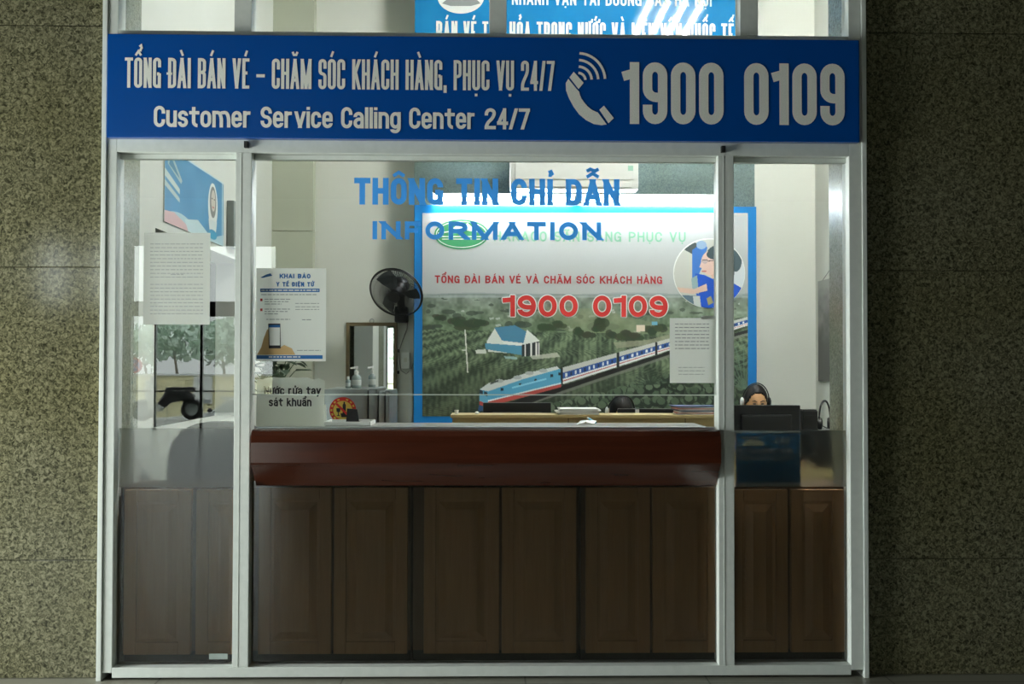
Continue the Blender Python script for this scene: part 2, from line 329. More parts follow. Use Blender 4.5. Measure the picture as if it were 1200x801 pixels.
WID = {'M': 1.35, 'E': .88, 'F': .85, 'L': .82, '1': .68, '-': 1.05, '/': .75, 'm': 1.6, 'r': .8, 't': .9, 'W': 1.5, ' ': .55, 'a': .92, 'c': .9, 's': .88, 'e': .92, 'n': .94, 'u': .94, 'h': .94, 'k': .95, 'g': .94, 'o': .95, 'v': .95, 'y': .95, 'A': 1.1, 'V': 1.05, 'K': 1.05}
STEM = {'I': 1.0, 'i': 1.0, 'l': 1.0, ',': 1.0}
def clip_y(poly, y0, y1):
    for sgn, lim in ((1, y0), (-1, -y1)):
        out = []
        for i in range(len(poly)):
            a, b = poly[i - 1], poly[i]; da, db = sgn * a[1] - lim, sgn * b[1] - lim
            if (da >= 0) != (db >= 0):
                k = da / (da - db); out.append((a[0] + (b[0] - a[0]) * k, a[1] + (b[1] - a[1]) * k))
            if db >= 0: out.append(b)
        poly = out
        if not poly: return poly
    return poly
def ribbon(pts, t, closed=False):
    n = len(pts); L = []; R = []
    for i in range(n):
        a = pts[i - 1] if (i > 0 or closed) else None; b = pts[(i + 1) % n] if (i < n - 1 or closed) else None; p = pts[i]
        def nrm(q, w):
            dx, dy = w[0] - q[0], w[1] - q[1]; l = math.hypot(dx, dy) or 1e-9; return (-dy / l, dx / l)
        if a is None: m = nrm(p, b); k = 1
        elif b is None: m = nrm(a, p); k = 1
        else:
            n1, n2 = nrm(a, p), nrm(p, b); mx, my = n1[0] + n2[0], n1[1] + n2[1]; l = math.hypot(mx, my)
            if l < .3: m, k = n2, 1
            else:
                m = (mx / l, my / l); k = min(2.2, 1 / max(.3, m[0] * n1[0] + m[1] * n1[1]))
        L.append((p[0] + m[0] * t / 2 * k, p[1] + m[1] * t / 2 * k)); R.append((p[0] - m[0] * t / 2 * k, p[1] - m[1] * t / 2 * k))
    return [[L[i], L[(i + 1) % n], R[(i + 1) % n], R[i]] for i in range(n if closed else n - 1)]
def round_path(pts, rho, closed):
    out = []; n = len(pts)
    for i, p in enumerate(pts):
        if len(p) < 3 or (not closed and i in (0, n - 1)): out.append(p[:2]); continue
        a, b = pts[i - 1], pts[(i + 1) % n]
        def lim(q):
            l = math.hypot(q[0] - p[0], q[1] - p[1]); return min(rho, l * (.5 if len(q) > 2 else .98)), l
        (ra, la), (rb, lb) = lim(a), lim(b)
        A = (p[0] + (a[0] - p[0]) * ra / max(la, 1e-9), p[1] + (a[1] - p[1]) * ra / max(la, 1e-9)); B = (p[0] + (b[0] - p[0]) * rb / max(lb, 1e-9), p[1] + (b[1] - p[1]) * rb / max(lb, 1e-9))
        C = (A[0] + B[0] - p[0], A[1] + B[1] - p[1])
        for k in range(7):
            th = math.pi / 2 * k / 6
            out.append((C[0] + (A[0] - C[0]) * math.cos(th) + (B[0] - C[0]) * math.sin(th), C[1] + (A[1] - C[1]) * math.cos(th) + (B[1] - C[1]) * math.sin(th)))
    cl = []
    for p in out:
        if not cl or math.hypot(p[0] - cl[-1][0], p[1] - cl[-1][1]) > 1e-6: cl.append(p)
    if closed and math.hypot(cl[0][0] - cl[-1][0], cl[0][1] - cl[-1][1]) < 1e-6: cl.pop()
    return cl
def glyph_polys(ch, W_, H, t):
    marks = []; base = ch
    d = unicodedata.normalize('NFD', ch)
    if len(d) > 1: base, marks = d[0], list(d[1:])
    bar = base == 'Đ'
    if bar: base = 'D'
    res = []; lv = [0]
    fx = lambda u: t / 2 + u * (W_ - t)
    fy = lambda v: t / 2 + v * (H - t)
    for fl, pts in S[base]:
        P = [(fx(p[0]), fy(p[1])) + tuple(p[2:]) for p in pts]
        path = round_path(P, (W_ - t) / 2 * 1.15, 'c' in fl)
        ys = [p[1] for p in path]; y0, y1 = min(ys) - t / 2, max(ys) + t / 2
        def ext(p, q):
            dx, dy = p[0] - q[0], p[1] - q[1]; l = math.hypot(dx, dy) or 1; e = t / 2 if abs(dx) > 2.5 * abs(dy) else t * 1.2
            return (p[0] + dx / l * e, p[1] + dy / l * e)
        hz = abs(path[0][1] - path[-1][1]) < t * .3 and len(path) == 2
        if 's' in fl: path[0] = ext(path[0], path[1])
        if 'e' in fl: path[-1] = ext(path[-1], path[-2])
        for q in ribbon(path, t, 'c' in fl):
            q = clip_y(q, y0, y1) if ('s' in fl or 'e' in fl) and not hz else q
            if len(q) > 2: res.append([(a_, b_, lv[0]) for a_, b_ in q])
        lv[0] += 1
    if bar: res.append([(-t * .45, H * .44), (W_ * .5, H * .44), (W_ * .5, H * .44 + t * .75), (-t * .45, H * .44 + t * .75)])
    top = H if base.isupper() or base in 'hkl' else H * .76 + t * .1
    cx = W_ / 2; q = min(t * .72, H * .13); y = top + H * .07; ww = max(min(W_, H * .8) * .34, t * .8); off = 0
    for m in marks:
        if m == '\u0302': res += ribbon([(cx - ww, y), (cx, y + H * .14), (cx + ww, y)], q); y2 = y + H * .17; off = 1
        if m == '\u0306': res += ribbon([(cx - ww * .8, y + H * .16), (cx - ww * .4, y + H * .06), (cx + ww * .4, y + H * .06), (cx + ww * .8, y + H * .16)], q)
    bx, by = (cx, y) if not off else (cx + ww * .75, y + H * .13)
    for m in marks:
        if m == '\u0301': res += ribbon([(bx - ww * .3, by), (bx + ww * .45, by + H * .19)], q)
        if m == '\u0300': res += ribbon([(bx + ww * .3, by), (bx - ww * .45, by + H * .19)], q)
        if m == '\u0309': res += ribbon([(bx, by), (bx, by + H * .06), (bx + ww * .45, by + H * .12), (bx + ww * .2, by + H * .2), (bx - ww * .35, by + H * .16)], q)
        if m == '\u0303':
            yy = y + (H * .2 if off else 0); res += ribbon([(cx - ww, yy + H * .02), (cx - ww * .4, yy + H * .1), (cx + ww * .4, yy + H * .03), (cx + ww, yy + H * .11)], q)
        if m == '\u0323': res.append([(cx - q * .6, -H * .2), (cx + q * .6, -H * .2), (cx + q * .6, -H * .2 + q * 1.2), (cx - q * .6, -H * .2 + q * 1.2)])
        if m == '\u031b': res += ribbon([(W_ - t, H * .76 if not base.isupper() else H), (W_ + t * .3, H * .78 if not base.isupper() else H * 1.02), (W_ + t * .4, (H * .76 if not base.isupper() else H) + H * .14)], q)
    out = []
    for p in res: out.append(p if len(p[0]) == 3 else [(a_, b_, lv[0] + 1) for a_, b_ in p])
    return out
from mathutils.geometry import delaunay_2d_cdt
def union2d(polys, eps):
    """one flat outline out of overlapping convex pieces -> (points, triangles)"""
    vs = []; fs = []
    for p in polys:
        for i in range(1, len(p) - 1):
            a, b, c = p[0], p[i], p[i + 1]; ar = (b[0] - a[0]) * (c[1] - a[1]) - (c[0] - a[0]) * (b[1] - a[1])
            if abs(ar) < eps * eps * 50: continue
            t = (a, b, c) if ar > 0 else (a, c, b); fs.append([len(vs), len(vs) + 1, len(vs) + 2]); vs += [Vector(q[:2]) for q in t]
    r = delaunay_2d_cdt(vs, [], fs, 1, eps); return r[0], [f for f, o in zip(r[2], r[5]) if len(o)]
def text_polys(txt, width, H, t, gap):
    w = lambda ch: WID.get(unicodedata.normalize('NFD', ch)[0], 1.0)
    isst = lambda ch: unicodedata.normalize('NFD', ch)[0] in STEM
    fixed = sum(t for ch in txt if isst(ch)) + gap * (len(txt) - 1); tot = sum(w(ch) for ch in txt if not isst(ch))
    u = (width - fixed) / tot; x = 0; out = []
    for ch in txt:
        gw = t if isst(ch) else w(ch) * u
        if ch != ' ': out.append([[(x + a[0], a[1]) for a in p] for p in glyph_polys(ch, gw, H, t)])
        x += gw + gap
    return out
def text(name, txt, x0, x1, ytop, ybase, Y, tpx, gpx, m, parent=None, grow=0.0):
    """one line of lettering standing on the plane Y; the pixel numbers give the real width and cap height there"""
    a, b = at(x0, ybase, Y), at(x1, ybase, Y); mid = at((x0 + x1) / 2, ybase, Y); tp = at((x0 + x1) / 2, ytop, Y)
    k = (b.x - a.x) / (x1 - x0); mb = MB(); H = tp.z - mid.z
    for gl in text_polys(txt, b.x - a.x, H, tpx * k, gpx * k):
        if grow:
            g = grow * k; gl = [[(q[0] + ox, q[1] + oy) for q in p] for p in gl for ox, oy in ((g, 0), (-g, 0), (0, g), (0, -g), (g * .7, g * .7), (-g * .7, g * .7), (g * .7, -g * .7), (-g * .7, -g * .7))]
        v, f = union2d(gl, H * 1e-4)
        mb.add([(a.x + q.x, Y, mid.z + q.y) for q in v], f)
    return mb.build(name, m, parent)
def pxpoly(mb, pts, Y, dz=0.0): mb.add([at(x, y, Y) + Vector((0, dz, 0)) for x, y in pts], [tuple(range(len(pts)))]); return mb
def pxbox(mb, x0, y0, x1, y1, Ya, Yb, bev=0, Yref=None):
    R = Ya if Yref is None else Yref
    a, b = at((x0), (y0 + y1) / 2, R), at(x1, (y0 + y1) / 2, R); t = at((x0 + x1) / 2, y0, R); u = at((x0 + x1) / 2, y1, R)
    return mb.box(a.x, b.x, Ya, Yb, u.z, t.z, bev)
def ell(cx, cy, rx, ry, n=40, a0=0, a1=2 * math.pi): return [(cx + rx * math.cos(a0 + (a1 - a0) * i / n), cy + ry * math.sin(a0 + (a1 - a0) * i / n)) for i in range(n)]
# ------------------------------------------------------------------ painted print: colours on a fine grid
class Canvas:
    def __init__(s, x0, y0, x1, y1, sc, bg):
        s.x0, s.y0, s.sc = x0, y0, sc; s.w, s.h = int((x1 - x0) * sc), int((y1 - y0) * sc); s.x1, s.y1 = x1, y1
        s.a = np.zeros((s.h, s.w, 3)); s.a[:] = bg
        s.X, s.Y = np.meshgrid(x0 + (np.arange(s.w) + .5) / sc, y0 + (np.arange(s.h) + .5) / sc)
    def put(s, mask, col, al=1.0): s.a[mask] = s.a[mask] * (1 - al) + np.array(col, float) * al
    def poly(s, pts, col, al=1.0):
        ins = np.zeros_like(s.X, bool); n = len(pts)
        for i in range(n):
            (xa, ya), (xb, yb) = pts[i - 1], pts[i]
            if ya == yb: continue
            c = ((ya > s.Y) != (yb > s.Y)) & (s.X < (xb - xa) * (s.Y - ya) / (yb - ya) + xa); ins ^= c
        s.put(ins, col, al)
    def ell(s, cx, cy, rx, ry, col, al=1.0): s.put(((s.X - cx) / rx) ** 2 + ((s.Y - cy) / ry) ** 2 < 1, col, al)
    def line(s, x0, y0, x1, y1, w, col, al=1.0):
        dx, dy = x1 - x0, y1 - y0; l2 = dx * dx + dy * dy; t = np.clip(((s.X - x0) * dx + (s.Y - y0) * dy) / l2, 0, 1)
        s.put(np.hypot(s.X - x0 - t * dx, s.Y - y0 - t * dy) < w / 2, col, al)
    def noise(s, scale):
        gw, gh = int((s.x1 - s.x0) / scale) + 3, int((s.y1 - s.y0) / scale) + 3; g = NPR.random((gh, gw))
        fx = (s.X - s.x0) / scale; fy = (s.Y - s.y0) / scale; ix, iy = fx.astype(int), fy.astype(int); tx, ty = fx - ix, fy - iy
        tx = tx * tx * (3 - 2 * tx); ty = ty * ty * (3 - 2 * ty)
        return (g[iy, ix] * (1 - tx) + g[iy, ix + 1] * tx) * (1 - ty) + (g[iy + 1, ix] * (1 - tx) + g[iy + 1, ix + 1] * tx) * ty
    def mesh(s, name, place, m, parent=None, loc=None, keep=None):
        """place(x, y) -> world point; grid of quads with one colour per point"""
        H, Wd = s.h, s.w; xs = np.linspace(s.x0, s.x1, Wd); ys = np.linspace(s.y0, s.y1, H)
        p00, p10, p01, p11 = (np.array(place(x, y)) for x, y in ((s.x0, s.y0), (s.x1, s.y0), (s.x0, s.y1), (s.x1, s.y1)))
        U, V = np.meshgrid(np.linspace(0, 1, Wd), np.linspace(0, 1, H)); U = U[..., None]; V = V[..., None]
        P = (p00 * (1 - U) + p10 * U) * (1 - V) + (p01 * (1 - U) + p11 * U) * V
        c = P.reshape(-1, 3).mean(0) if loc is None else np.array(loc); co = (P.reshape(-1, 3) - c)
        idx = np.arange(H * Wd).reshape(H, Wd); q = np.stack([idx[:-1, :-1], idx[1:, :-1], idx[1:, 1:], idx[:-1, 1:]], -1)
        if keep is not None: q = q[keep[:-1, :-1]]
        q = q.reshape(-1, 4)
        me = bpy.data.meshes.new(name); me.vertices.add(len(co)); me.vertices.foreach_set('co', co.ravel().astype('f'))
        me.loops.add(q.size); me.loops.foreach_set('vertex_index', q.ravel().astype('i')); me.polygons.add(len(q)); me.polygons.foreach_set('loop_start', (np.arange(len(q)) * 4).astype('i'))
        me.update(calc_edges=True); me.validate()
        v = np.clip(s.a / 255.0, 0, 1); lin = np.where(v <= .04045, v / 12.92, ((v + .055) / 1.055) ** 2.4)
        at_ = me.color_attributes.new('Col', 'FLOAT_COLOR', 'POINT'); rgba = np.ones((len(co), 4), 'f'); rgba[:, :3] = lin.reshape(-1, 3); at_.data.foreach_set('color', rgba.ravel())
        me.materials.append(m); return link(name, me, Vector(c), parent)
# ------------------------------------------------------------------ the setting
zg = lambda y: at(575, y, 0).z
XJL, XJR, ZT, ZB = -1.675, 1.611, 2.341, .0566
XM = [(-1.148, -1.077), (1.016, 1.087)]
XOL, XOR = -1.742, 1.69
ZS0, ZS1 = zg(49.5), zg(168)            # sign: top, bottom
ZTR = zg(42)                            # sill of the upper lights
ZTOP = 3.35; ZC = 4.75
XUP = [(at(277, 20, 0).x, at(297, 20, 0).x), (at(573.5, 20, 0).x, at(593.5, 20, 0).x), (at(865, 20, 0).x, at(886, 20, 0).x)]
BY = 3.2; XRW = at(955.5, 300, BY).x; XLW = XJL - .005
struct(MB().box(-13, 9, -16.2, 3.3, -.1, 0).build('floor', M_FLOOR, loc=(0, 0, 0)))
struct(MB().box(-13, 9, -16.2, 3.4, ZC, ZC + .15).build('ceiling', M_HALL))
# granite courses: 0.9 m slabs with fine joints
def granite_wall(name, x0, x1, xr, left, m):
    mb = MB(); z = 0.0; zs = [0.0, zg(655), at(60, 313, 0).z, at(60, 30, 0).z, 4.0, ZC]
    xs = [x0, x1]
    for i in range(len(zs) - 1):
        k = .0022
        mb.box(x0, x1, 0.0, .06, zs[i] + k, zs[i + 1] - k, .002)
    mb.box(x0, x1, .012, .06, 0, ZC)
    r_ = MB().box(x0, xr, .061, .27, 0, ZC) if left else MB().box(xr, x1, .061, .25, 0, ZC)
    struct(r_.build(name.replace('front', 'reveal'), M_GRANI, loc=(0, 0, 0)))
    return struct(mb.build(name, m, loc=(0, 0, 0)))
granite_wall('wall_front_left', -5.0, XOL, XLW, True, M_GRAN)
granite_wall('wall_front_right', XOR, 9, XJR + .005, False, M_GRAN)
struct(MB().box(XOL, XOR, 0, .25, ZTOP, ZC).build('wall_front_upper', M_GRAN, loc=(0, 0, 0)))
YD0, YD1, ZD = atX(181, 400, XLW).y, atX(287, 400, XLW).y, atX(248, 293, XLW).z  # assumed opening in the left wall, cut to darken the view there
struct(MB().box(XLW - .2, XLW, .27, YD0, 0, ZC).box(XLW - .2, XLW, YD1, BY + .1, 0, ZC).box(XLW - .2, XLW, YD0, YD1, ZD, ZC).box(XLW - .2, XLW, YD0, YD1, 0, atX(248, 495, XLW).z).build('wall_left', M_LWALL))
# added room behind the assumed opening, coloured dark to darken the left pane
M_DARKEN = mat('darkening_paint', c3(70, 72, 70), .8, noise=(3, c3(62, 64, 62), .3))
struct(MB().box(-4.2, -4, .06, BY + .1, 0, ZC).build('wall_added_left', M_DARKEN)); struct(MB().box(-4, XLW - .2, BY, BY + .1, 0, ZC).build('wall_added_back', M_DARKEN)); struct(MB().box(-4, XLW - .2, .062, .16, 0, ZC).build('wall_added_front', M_DARKEN))
struct(MB().box(-4, XLW - .2, .16, BY, ZD + .5, ZD + .55).build('ceiling_added', M_DARKEN))
struct(MB().box(XLW - .2, XRW + .2, BY, BY + .15, 0, ZC).build('wall_back', M_WHITE))
struct(MB().box(XRW, XRW + .2, .25, BY + .1, 0, ZC).build('wall_right', M_WHITE))
# grey pilaster in the back left corner, with its fine joint, and the granite chimney-like panel that carries the billboard
xa, xb = XLW, at(366.5, 300, BY - .1).x; mb = MB().box(xa, xb, BY - .1, BY, 0, at(340, 270.6, BY - .1).z - .004).box(xa, xb, BY - .1, BY, at(340, 270.6, BY - .1).z + .004, ZC).box(xa, xb - .006, BY - .09, BY, 0, ZC)
struct(mb.build('wall_pilaster', M_PILLAR))
GX0, GX1, GY = at(485, 300, 3.0).x, at(884.5, 300, 3.0).x, 3.0
struct(MB().box(GX0, GX1, GY, BY, 0, ZC).build('wall_back_panel', M_GRANC, loc=(0, 3, 0)))
# waiting hall behind the photographer
struct(MB().box(-5.2, -5, -6.0, .06, 0, .1).box(-5.2, -5, -6.0, -2.5, .1, ZC).box(-5.2, -5, -.4, .06, .1, ZC).box(-5.2, -5, -2.5, -.4, 2.2, ZC).box(-13, -5.2, -6.0, -5.8, 0, ZC).build('wall_hall_left', M_HALL))
struct(MB().box(-13.2, -13, -16.2, -5.8, 0, ZC).build('wall_hall_far_left', M_HALL))
struct(MB().box(9, 9.2, -16.2, .06, 0, ZC).build('wall_hall_right', M_HALL))
bx = lambda x: at(x, 400, 16).x
bz = lambda y: at(240, y, 16).z
zt, zb2, zb1 = bz(287), bz(353), bz(370)
mb = MB(); YB0, YB1 = -16.2, -16.0
mb.box(-13, 9, YB0, YB1, zt, ZC)
for a, b in ((-13, bx(45)), (bx(76), bx(108)), (bx(140), bx(152)), (bx(322), 9)): mb.box(a, b, YB0, YB1, 0, zt)
for a, b in ((45, 76), (108, 140)): mb.box(bx(a), bx(b), YB0, YB1, 0, bz(355))
mb.box(bx(152), bx(322), YB0, YB1, zb2, zb1)
struct(mb.build('wall_hall_back', M_HALL))
mb = MB()
for x in (152, 181, 236, 278, 321): mb.box(bx(x) - .025, bx(x) + .025, -16.06, -15.98, 0, zb2)
mb.box(bx(152), bx(322), -16.04, -15.98, bz(459), bz(459) + .03)
struct(mb.build('door_1', M_STEEL))
# ------------------------------------------------------------------ shopfront frame
fr = sroot('trim_1', (0, 0, 0))
def bar(name, x0, x1, z0, z1, y0=-.035, y1=.055): return MB().box(x0, x1, y0, y1, z0, z1, .003).build(name, M_ALU, fr)
def jamb(name, xi, xo):
    s = 1 if xo > xi else -1; mid = xo - s * .022
    return MB().box(xi, mid - s * .002, -.035, .055, .034, ZTOP, .003).box(mid, xo, -.042, .055, .0, ZTOP, .003).box(xi + s * .01, xo - s * .004, -.03, .05, .034, ZTOP).build(name, M_ALU, fr)
jamb('jamb', XJL, XOL); jamb('jamb', XJR, XOR)
for a, b in XM: MB().box(a, b, -.035, .055, ZB, ZT, .003).box(a + .024, a + .026, -.0365, -.034, ZB, ZT).build('mullion', M_ALU, fr)
for a, b in XUP: bar('mullion', a, b, ZTR, ZTOP - .07)
bar('sill', XJL, XJR, .012, ZB); bar('head_rail', XJL, XJR, ZT, ZTR)
bar('top_rail', XJL, XJR, ZTOP - .07, ZTOP)
for (x0, x1) in ((XJL, XM[0][0]), (XM[0][1], XM[1][0]), (XM[1][1], XJR)):
    MB().box(x0, x1, .004, .04, ZT - .022, ZT - .001, .002).build('glazing_bead', M_ALU, fr)
# panes: sheet glass, sharing the frame; frosted film on the lower part
GY0 = .012
def window(n, x0, x1, z0, z1, film=None):
    r = sroot('window_%d' % n, ((x0 + x1) / 2, GY0, z0))
    MB().quad((x0, GY0, z0), (x1, GY0, z0), (x1, GY0, z1), (x0, GY0, z1)).build('pane', M_GLASS, r)
    if film:
        zc_ = min(film, ZLOW); y_ = GY0 + .004
        MB().quad((x0 + .002, y_, z0), (x1 - .002, y_, z0), (x1 - .002, y_, zc_), (x0 + .002, y_, zc_)).build('hazy_film', M_HAZE, r)
        if film > zc_ + .01: MB().quad((x0 + .002, y_, zc_), (x1 - .002, y_, zc_), (x1 - .002, y_, film), (x0 + .002, y_, film)).build('frosted_film', M_FILM, r)
    return r
ZLOW = at(575, 570.5, GY0).z
ZF_L = at(205, 501.5, GY0).z; ZF_R = at(925, 504, GY0).z; ZCT = at(575, 503.5, -.09).z
window(1, XJL, XM[0][0], ZB, ZT, ZF_L)
ZSLOT = at(575, 462.3, GY0).z
w2 = window(2, XM[0][1], XM[1][0], ZSLOT, ZT)
MB().box(XM[0][1], XM[1][0], GY0 - .004, GY0 + .004, ZSLOT - .0022, ZSLOT + .0022).build('polished_edge', MATS.get('edge') or mat('edge', c3(206, 214, 206), .2), w2)
ZLB = at(575, 568.5, 0).z
window(3, XM[0][1], XM[1][0], ZB, ZLB + .02, ZLB + .02)
window(4, XM[1][1], XJR, ZB, ZT, ZF_R)
ux = [XJL] + [v for p in XUP for v in p] + [XJR]
for i in range(4): window(5 + i, ux[2 * i], ux[2 * i + 1], ZTR, ZTOP - .07)
# ------------------------------------------------------------------ the blue sign over the window
SX0, SX1 = at(125.5, 105, -.075).x, at(1007.3, 112, -.075).x
sg = thing('sign_board', (0, -.06, ZS1), 'wide blue sign with silver-white lettering and telephone number above the ticket window', 'sign')
MB().box(SX0, SX1, -.075, -.036, ZS1, ZS0, .004).build('board', M_SIGN, sg)
YS = -.077
def reg(o, lab): o['label'] = lab; return o
reg(text('lettering', 'TỔNG ĐÀI BÁN VÉ - CHĂM SÓC KHÁCH HÀNG, PHỤC VỤ 24/7', 146, 650, 69.3, 104.6, YS, 3.7, 1.5, M_LETTER, sg), 'tall narrow Vietnamese capitals')
reg(text('lettering', 'Customer Service Calling Center 24/7', 180, 621, 125.4, 150.2, YS, 4.0, 1.3, M_LETTER, sg), 'English line below')
reg(text('lettering', '1900 0109', 729.5, 990, 73.7, 146, YS, 11, 4.2, M_LETTER, sg), 'big telephone number')
mb = MB(); q = lambda pts: [(640 + x / 3.0, y / 3.0) for x, y in pts]
for R in (95, 71, 48, 26):
    mbp = [(112 + R * math.sin(a), 282 - R * math.cos(a)) for a in [math.radians(3 + 84 * i / 12) for i in range(13)]]
    for p in ribbon(q(mbp), 3.0): pxpoly(mb, p, YS)
pxpoly(mb, q([(97, 252), (132, 291), (114, 313), (82, 272)]), YS)
body = [(78, 277), (108, 318)], [(122, 332), (70, 300)]
outer = [(78, 277), (69, 292), (70, 318), (80, 345), (96, 375), (116, 402), (140, 422), (168, 436), (195, 440), (213, 437)]
inner = [(112, 318), (116, 322), (119, 334), (124, 346), (134, 360), (146, 374), (160, 385), (172, 391), (182, 395), (213, 437)]
for i in range(len(outer) - 1): pxpoly(mb, q([outer[i], outer[i + 1], inner[i + 1], inner[i]]), YS)
pxpoly(mb, q([(187, 386), (203, 371), (238, 415), (219, 433)]), YS)
reg(mb.build('telephone_symbol', M_LETTER, sg), 'ringing telephone handset symbol')
for x, y in ((288, 168), (848, 173.5), (247, 46), (815, 53.5), (327, 47), (493, 48)):
    mb = MB(); big = y > 100; pxbox(mb, x - 2.3, y - 3, x + 2.3, y + (4.5 if big else -.2) , -.056, -.034, .002) if big else pxbox(mb, x - 2.4, y - 2, x + 2.4, y + 1.5, -.06, -.034, .002)
    mb.build('fixing_bracket', M_DARK, sg)
# lettering stuck on the glass
YV = GY0 - .003
tag(text('window_lettering', 'THÔNG TIN CHỈ DẪN', 415, 726, 209, 240.3, YV, 6.6, 2.4, M_TVINYL), 'upper line of blue Vietnamese capitals stuck across the middle window glass', 'lettering')
tag(text('window_lettering', 'INFORMATION', 436.5, 704.5, 259.6, 280.8, YV, 5.4, 5.0, M_TVINYL), 'lower line of wide blue English capitals reading INFORMATION on the middle glass', 'lettering')
# ------------------------------------------------------------------ counter, cabinets
XC0, XC1 = at(300.5, 560, 0).x, at(838.5, 560, 0).x
ct = thing('counter_ledge', ((XC0 + XC1) / 2, -.05, ZLB), 'glossy red-brown wooden counter ledge projecting from the middle window', 'counter')
za, zm = ZCT, at(575, 543, -.11).z
prof = [(0.0, ZLB), (-.105, zm - .004), (-.112, zm + .004), (-.112, za - .055), (-.105, za - .025), (-.092, za - .006), (-.08, za), (.06, za), (.06, ZLB + .02), (0, ZLB + .02)]
MB().prism([(XC0, y, z) for y, z in prof], 0, (XC1 - XC0, 0, 0)).build('ledge', M_MAHOG, ct)
MB().box(XC0 + .01, XC1 - .01, .062, .42, za - .03, za + .001, .004).build('worktop', M_GREYTOP, ct)
MB().box(XC0, XC1, .4, .42, ZLB - .7, za - .03).build('back_board', M_BROWN, ct)
MB().box(XC0 - .0, XC1 - .0, GY0 - .004, GY0 + .02, za + .0005, za + .007, .001).build('glass_channel', M_STEEL, ct)
def door(mb, x0, x1, z0, z1, Y):
    f = .055
    mb.box(x0, x1, Y, Y + .018, z0, z1, .003)
    for a, b, c, d in ((x0, x0 + f, z0, z1), (x1 - f, x1, z0, z1), (x0 + f, x1 - f, z0, z0 + f), (x0 + f, x1 - f, z1 - f, z1)): mb.box(a, b, Y - .012, Y + .001, c, d, .004)
    g, h = f + .012, f + .045
    o = [(x0 + g, Y, z0 + g), (x1 - g, Y, z0 + g), (x1 - g, Y, z1 - g), (x0 + g, Y, z1 - g)]; i = [(x0 + h, Y - .014, z0 + h), (x1 - h, Y - .014, z0 + h), (x1 - h, Y - .014, z1 - h), (x0 + h, Y - .014, z1 - h)]
    mb.add(o + i, [(0, 1, 5, 4), (1, 2, 6, 5), (2, 3, 7, 6), (3, 0, 4, 7), (4, 5, 6, 7)])
CY = .05
def cabinet(px0, px1, doors, ytop, lab):
    x0, x1 = at(px0, 650, CY).x, at(px1, 650, CY).x; zt_ = at(575, ytop, CY).z
    r = thing('cabinet', ((x0 + x1) / 2, .22, 0), lab, 'cabinet', 'brown panelled cabinets under the glass front')
    MB().box(x0, x1, CY + .012, .385, .1, zt_).build('body', M_BROWND, r)
    MB().box(x0, x1, CY + .04, .38, 0, .099).build('plinth', M_DARK, r)
    for a, b in doors:
        mb = MB(); door(mb, at(a, 650, CY).x, at(b, 650, CY).x, at(575, 764, CY).z, zt_ - .012, CY - .006); mb.build('door', M_BROWN, r)
CY = .056
cabinet(143, 287, [(147, 225), (231, 286)], 570, 'brown panelled cabinet behind the leftmost pane, below the chair back')
cabinet(291, 481, [(304, 389), (392, 478)], 567, 'brown panelled cabinet under the left end of the red-brown counter')
cabinet(484, 678, [(497, 585), (588, 675)], 567, 'brown panelled cabinet under the middle of the red-brown counter')
cabinet(681, 846, [(686, 761), (764, 842)], 567, 'brown panelled cabinet under the right end of the red-brown counter')
cabinet(850, 992, [(856, 922), (926, 988)], 570, 'dark brown panelled cabinet behind the rightmost pane, below the blue notice')
# ------------------------------------------------------------------ billboard on the back panel
YBB = 2.955
bbx0, bbx1 = at(485.5, 300, YBB).x, at(886.5, 300, YBB).x; bbt, bbb = at(690, 241, YBB).z, at(690, 497, YBB).z
bb = thing('billboard', ((bbx0 + bbx1) / 2, YBB, bbb), 'large billboard with blue border and a train running past green fields on the back wall', 'billboard')
MB().box(bbx0, bbx1, YBB, GY - .002, bbb, bbt, .004).build('border', M_BBLUE, bb)
cv = Canvas(495, 249.5, 876.5, 487.5, 1.5, (204, 207, 207))
X, Y = cv.X, cv.Y
cv.a[:] = np.array((196, 199, 200)) - ((Y - 250) / 95.0)[..., None] * np.array((12, 9, 10))
n8, n3, n20 = cv.noise(9), cv.noise(3), cv.noise(26)
hz = 344 + 3 * cv.noise(40) - (np.abs(X - 700) < 60) * 1.0
land = Y > hz
far = np.clip((Y - 344) / 40, 0, 1)[..., None]
g = (np.array((120, 132, 122)) * (1 - far) + np.array((88, 110, 80)) * far) + ((n8 - .5) * 50)[..., None] + ((n3 - .5) * 30)[..., None]
cv.a[land] = g[land]
hill = (Y > 341 + 5 * cv.noise(60)) & (Y < 349); cv.a[hill] = cv.a[hill] * .4 + np.array((150, 162, 165)) * .6
for _ in range(70):                      # hedges and far roofs
    x, y = random.uniform(495, 876), random.uniform(347, 388); s = (y - 340) / 45
    if random.random() < .75: cv.ell(x, y, random.uniform(5, 16) * s, random.uniform(2, 5.5) * s, (52, 66, 54), .75)
    else: cv.poly([(x, y), (x + 7 * s, y - 1), (x + 8 * s, y + 2 * s), (x + 1, y + 3 * s)], (178, 182, 178), .8)
cv.poly([(640, 360), (700, 362), (790, 385), (876, 392), (876, 412), (700, 398), (655, 385)], (122, 134, 100), .6)
# plantation rows
row = np.sin((Y - 380 + (X - 495) * .16) * (60.0 / (30 + (Y - 380) * .9)) * 1.0 + np.sin(X * .9) * .8)
bush = np.sin((X + Y * .7) * (70.0 / (42 + (Y - 380) * 1.0)) )
v = np.clip(.5 + .3 * row + .25 * bush * row + .5 * (n3 - .5), 0, 1)[..., None]
pl = (Y > 386 + (X - 495) * .02) & (Y > 384)
col = np.array((38, 54, 40)) * (1 - v) + np.array((118, 138, 104)) * v
dk = np.clip(1.05 - (Y - 400) / 220, .6, 1)[..., None]
cv.a[pl] = (col * dk)[pl]
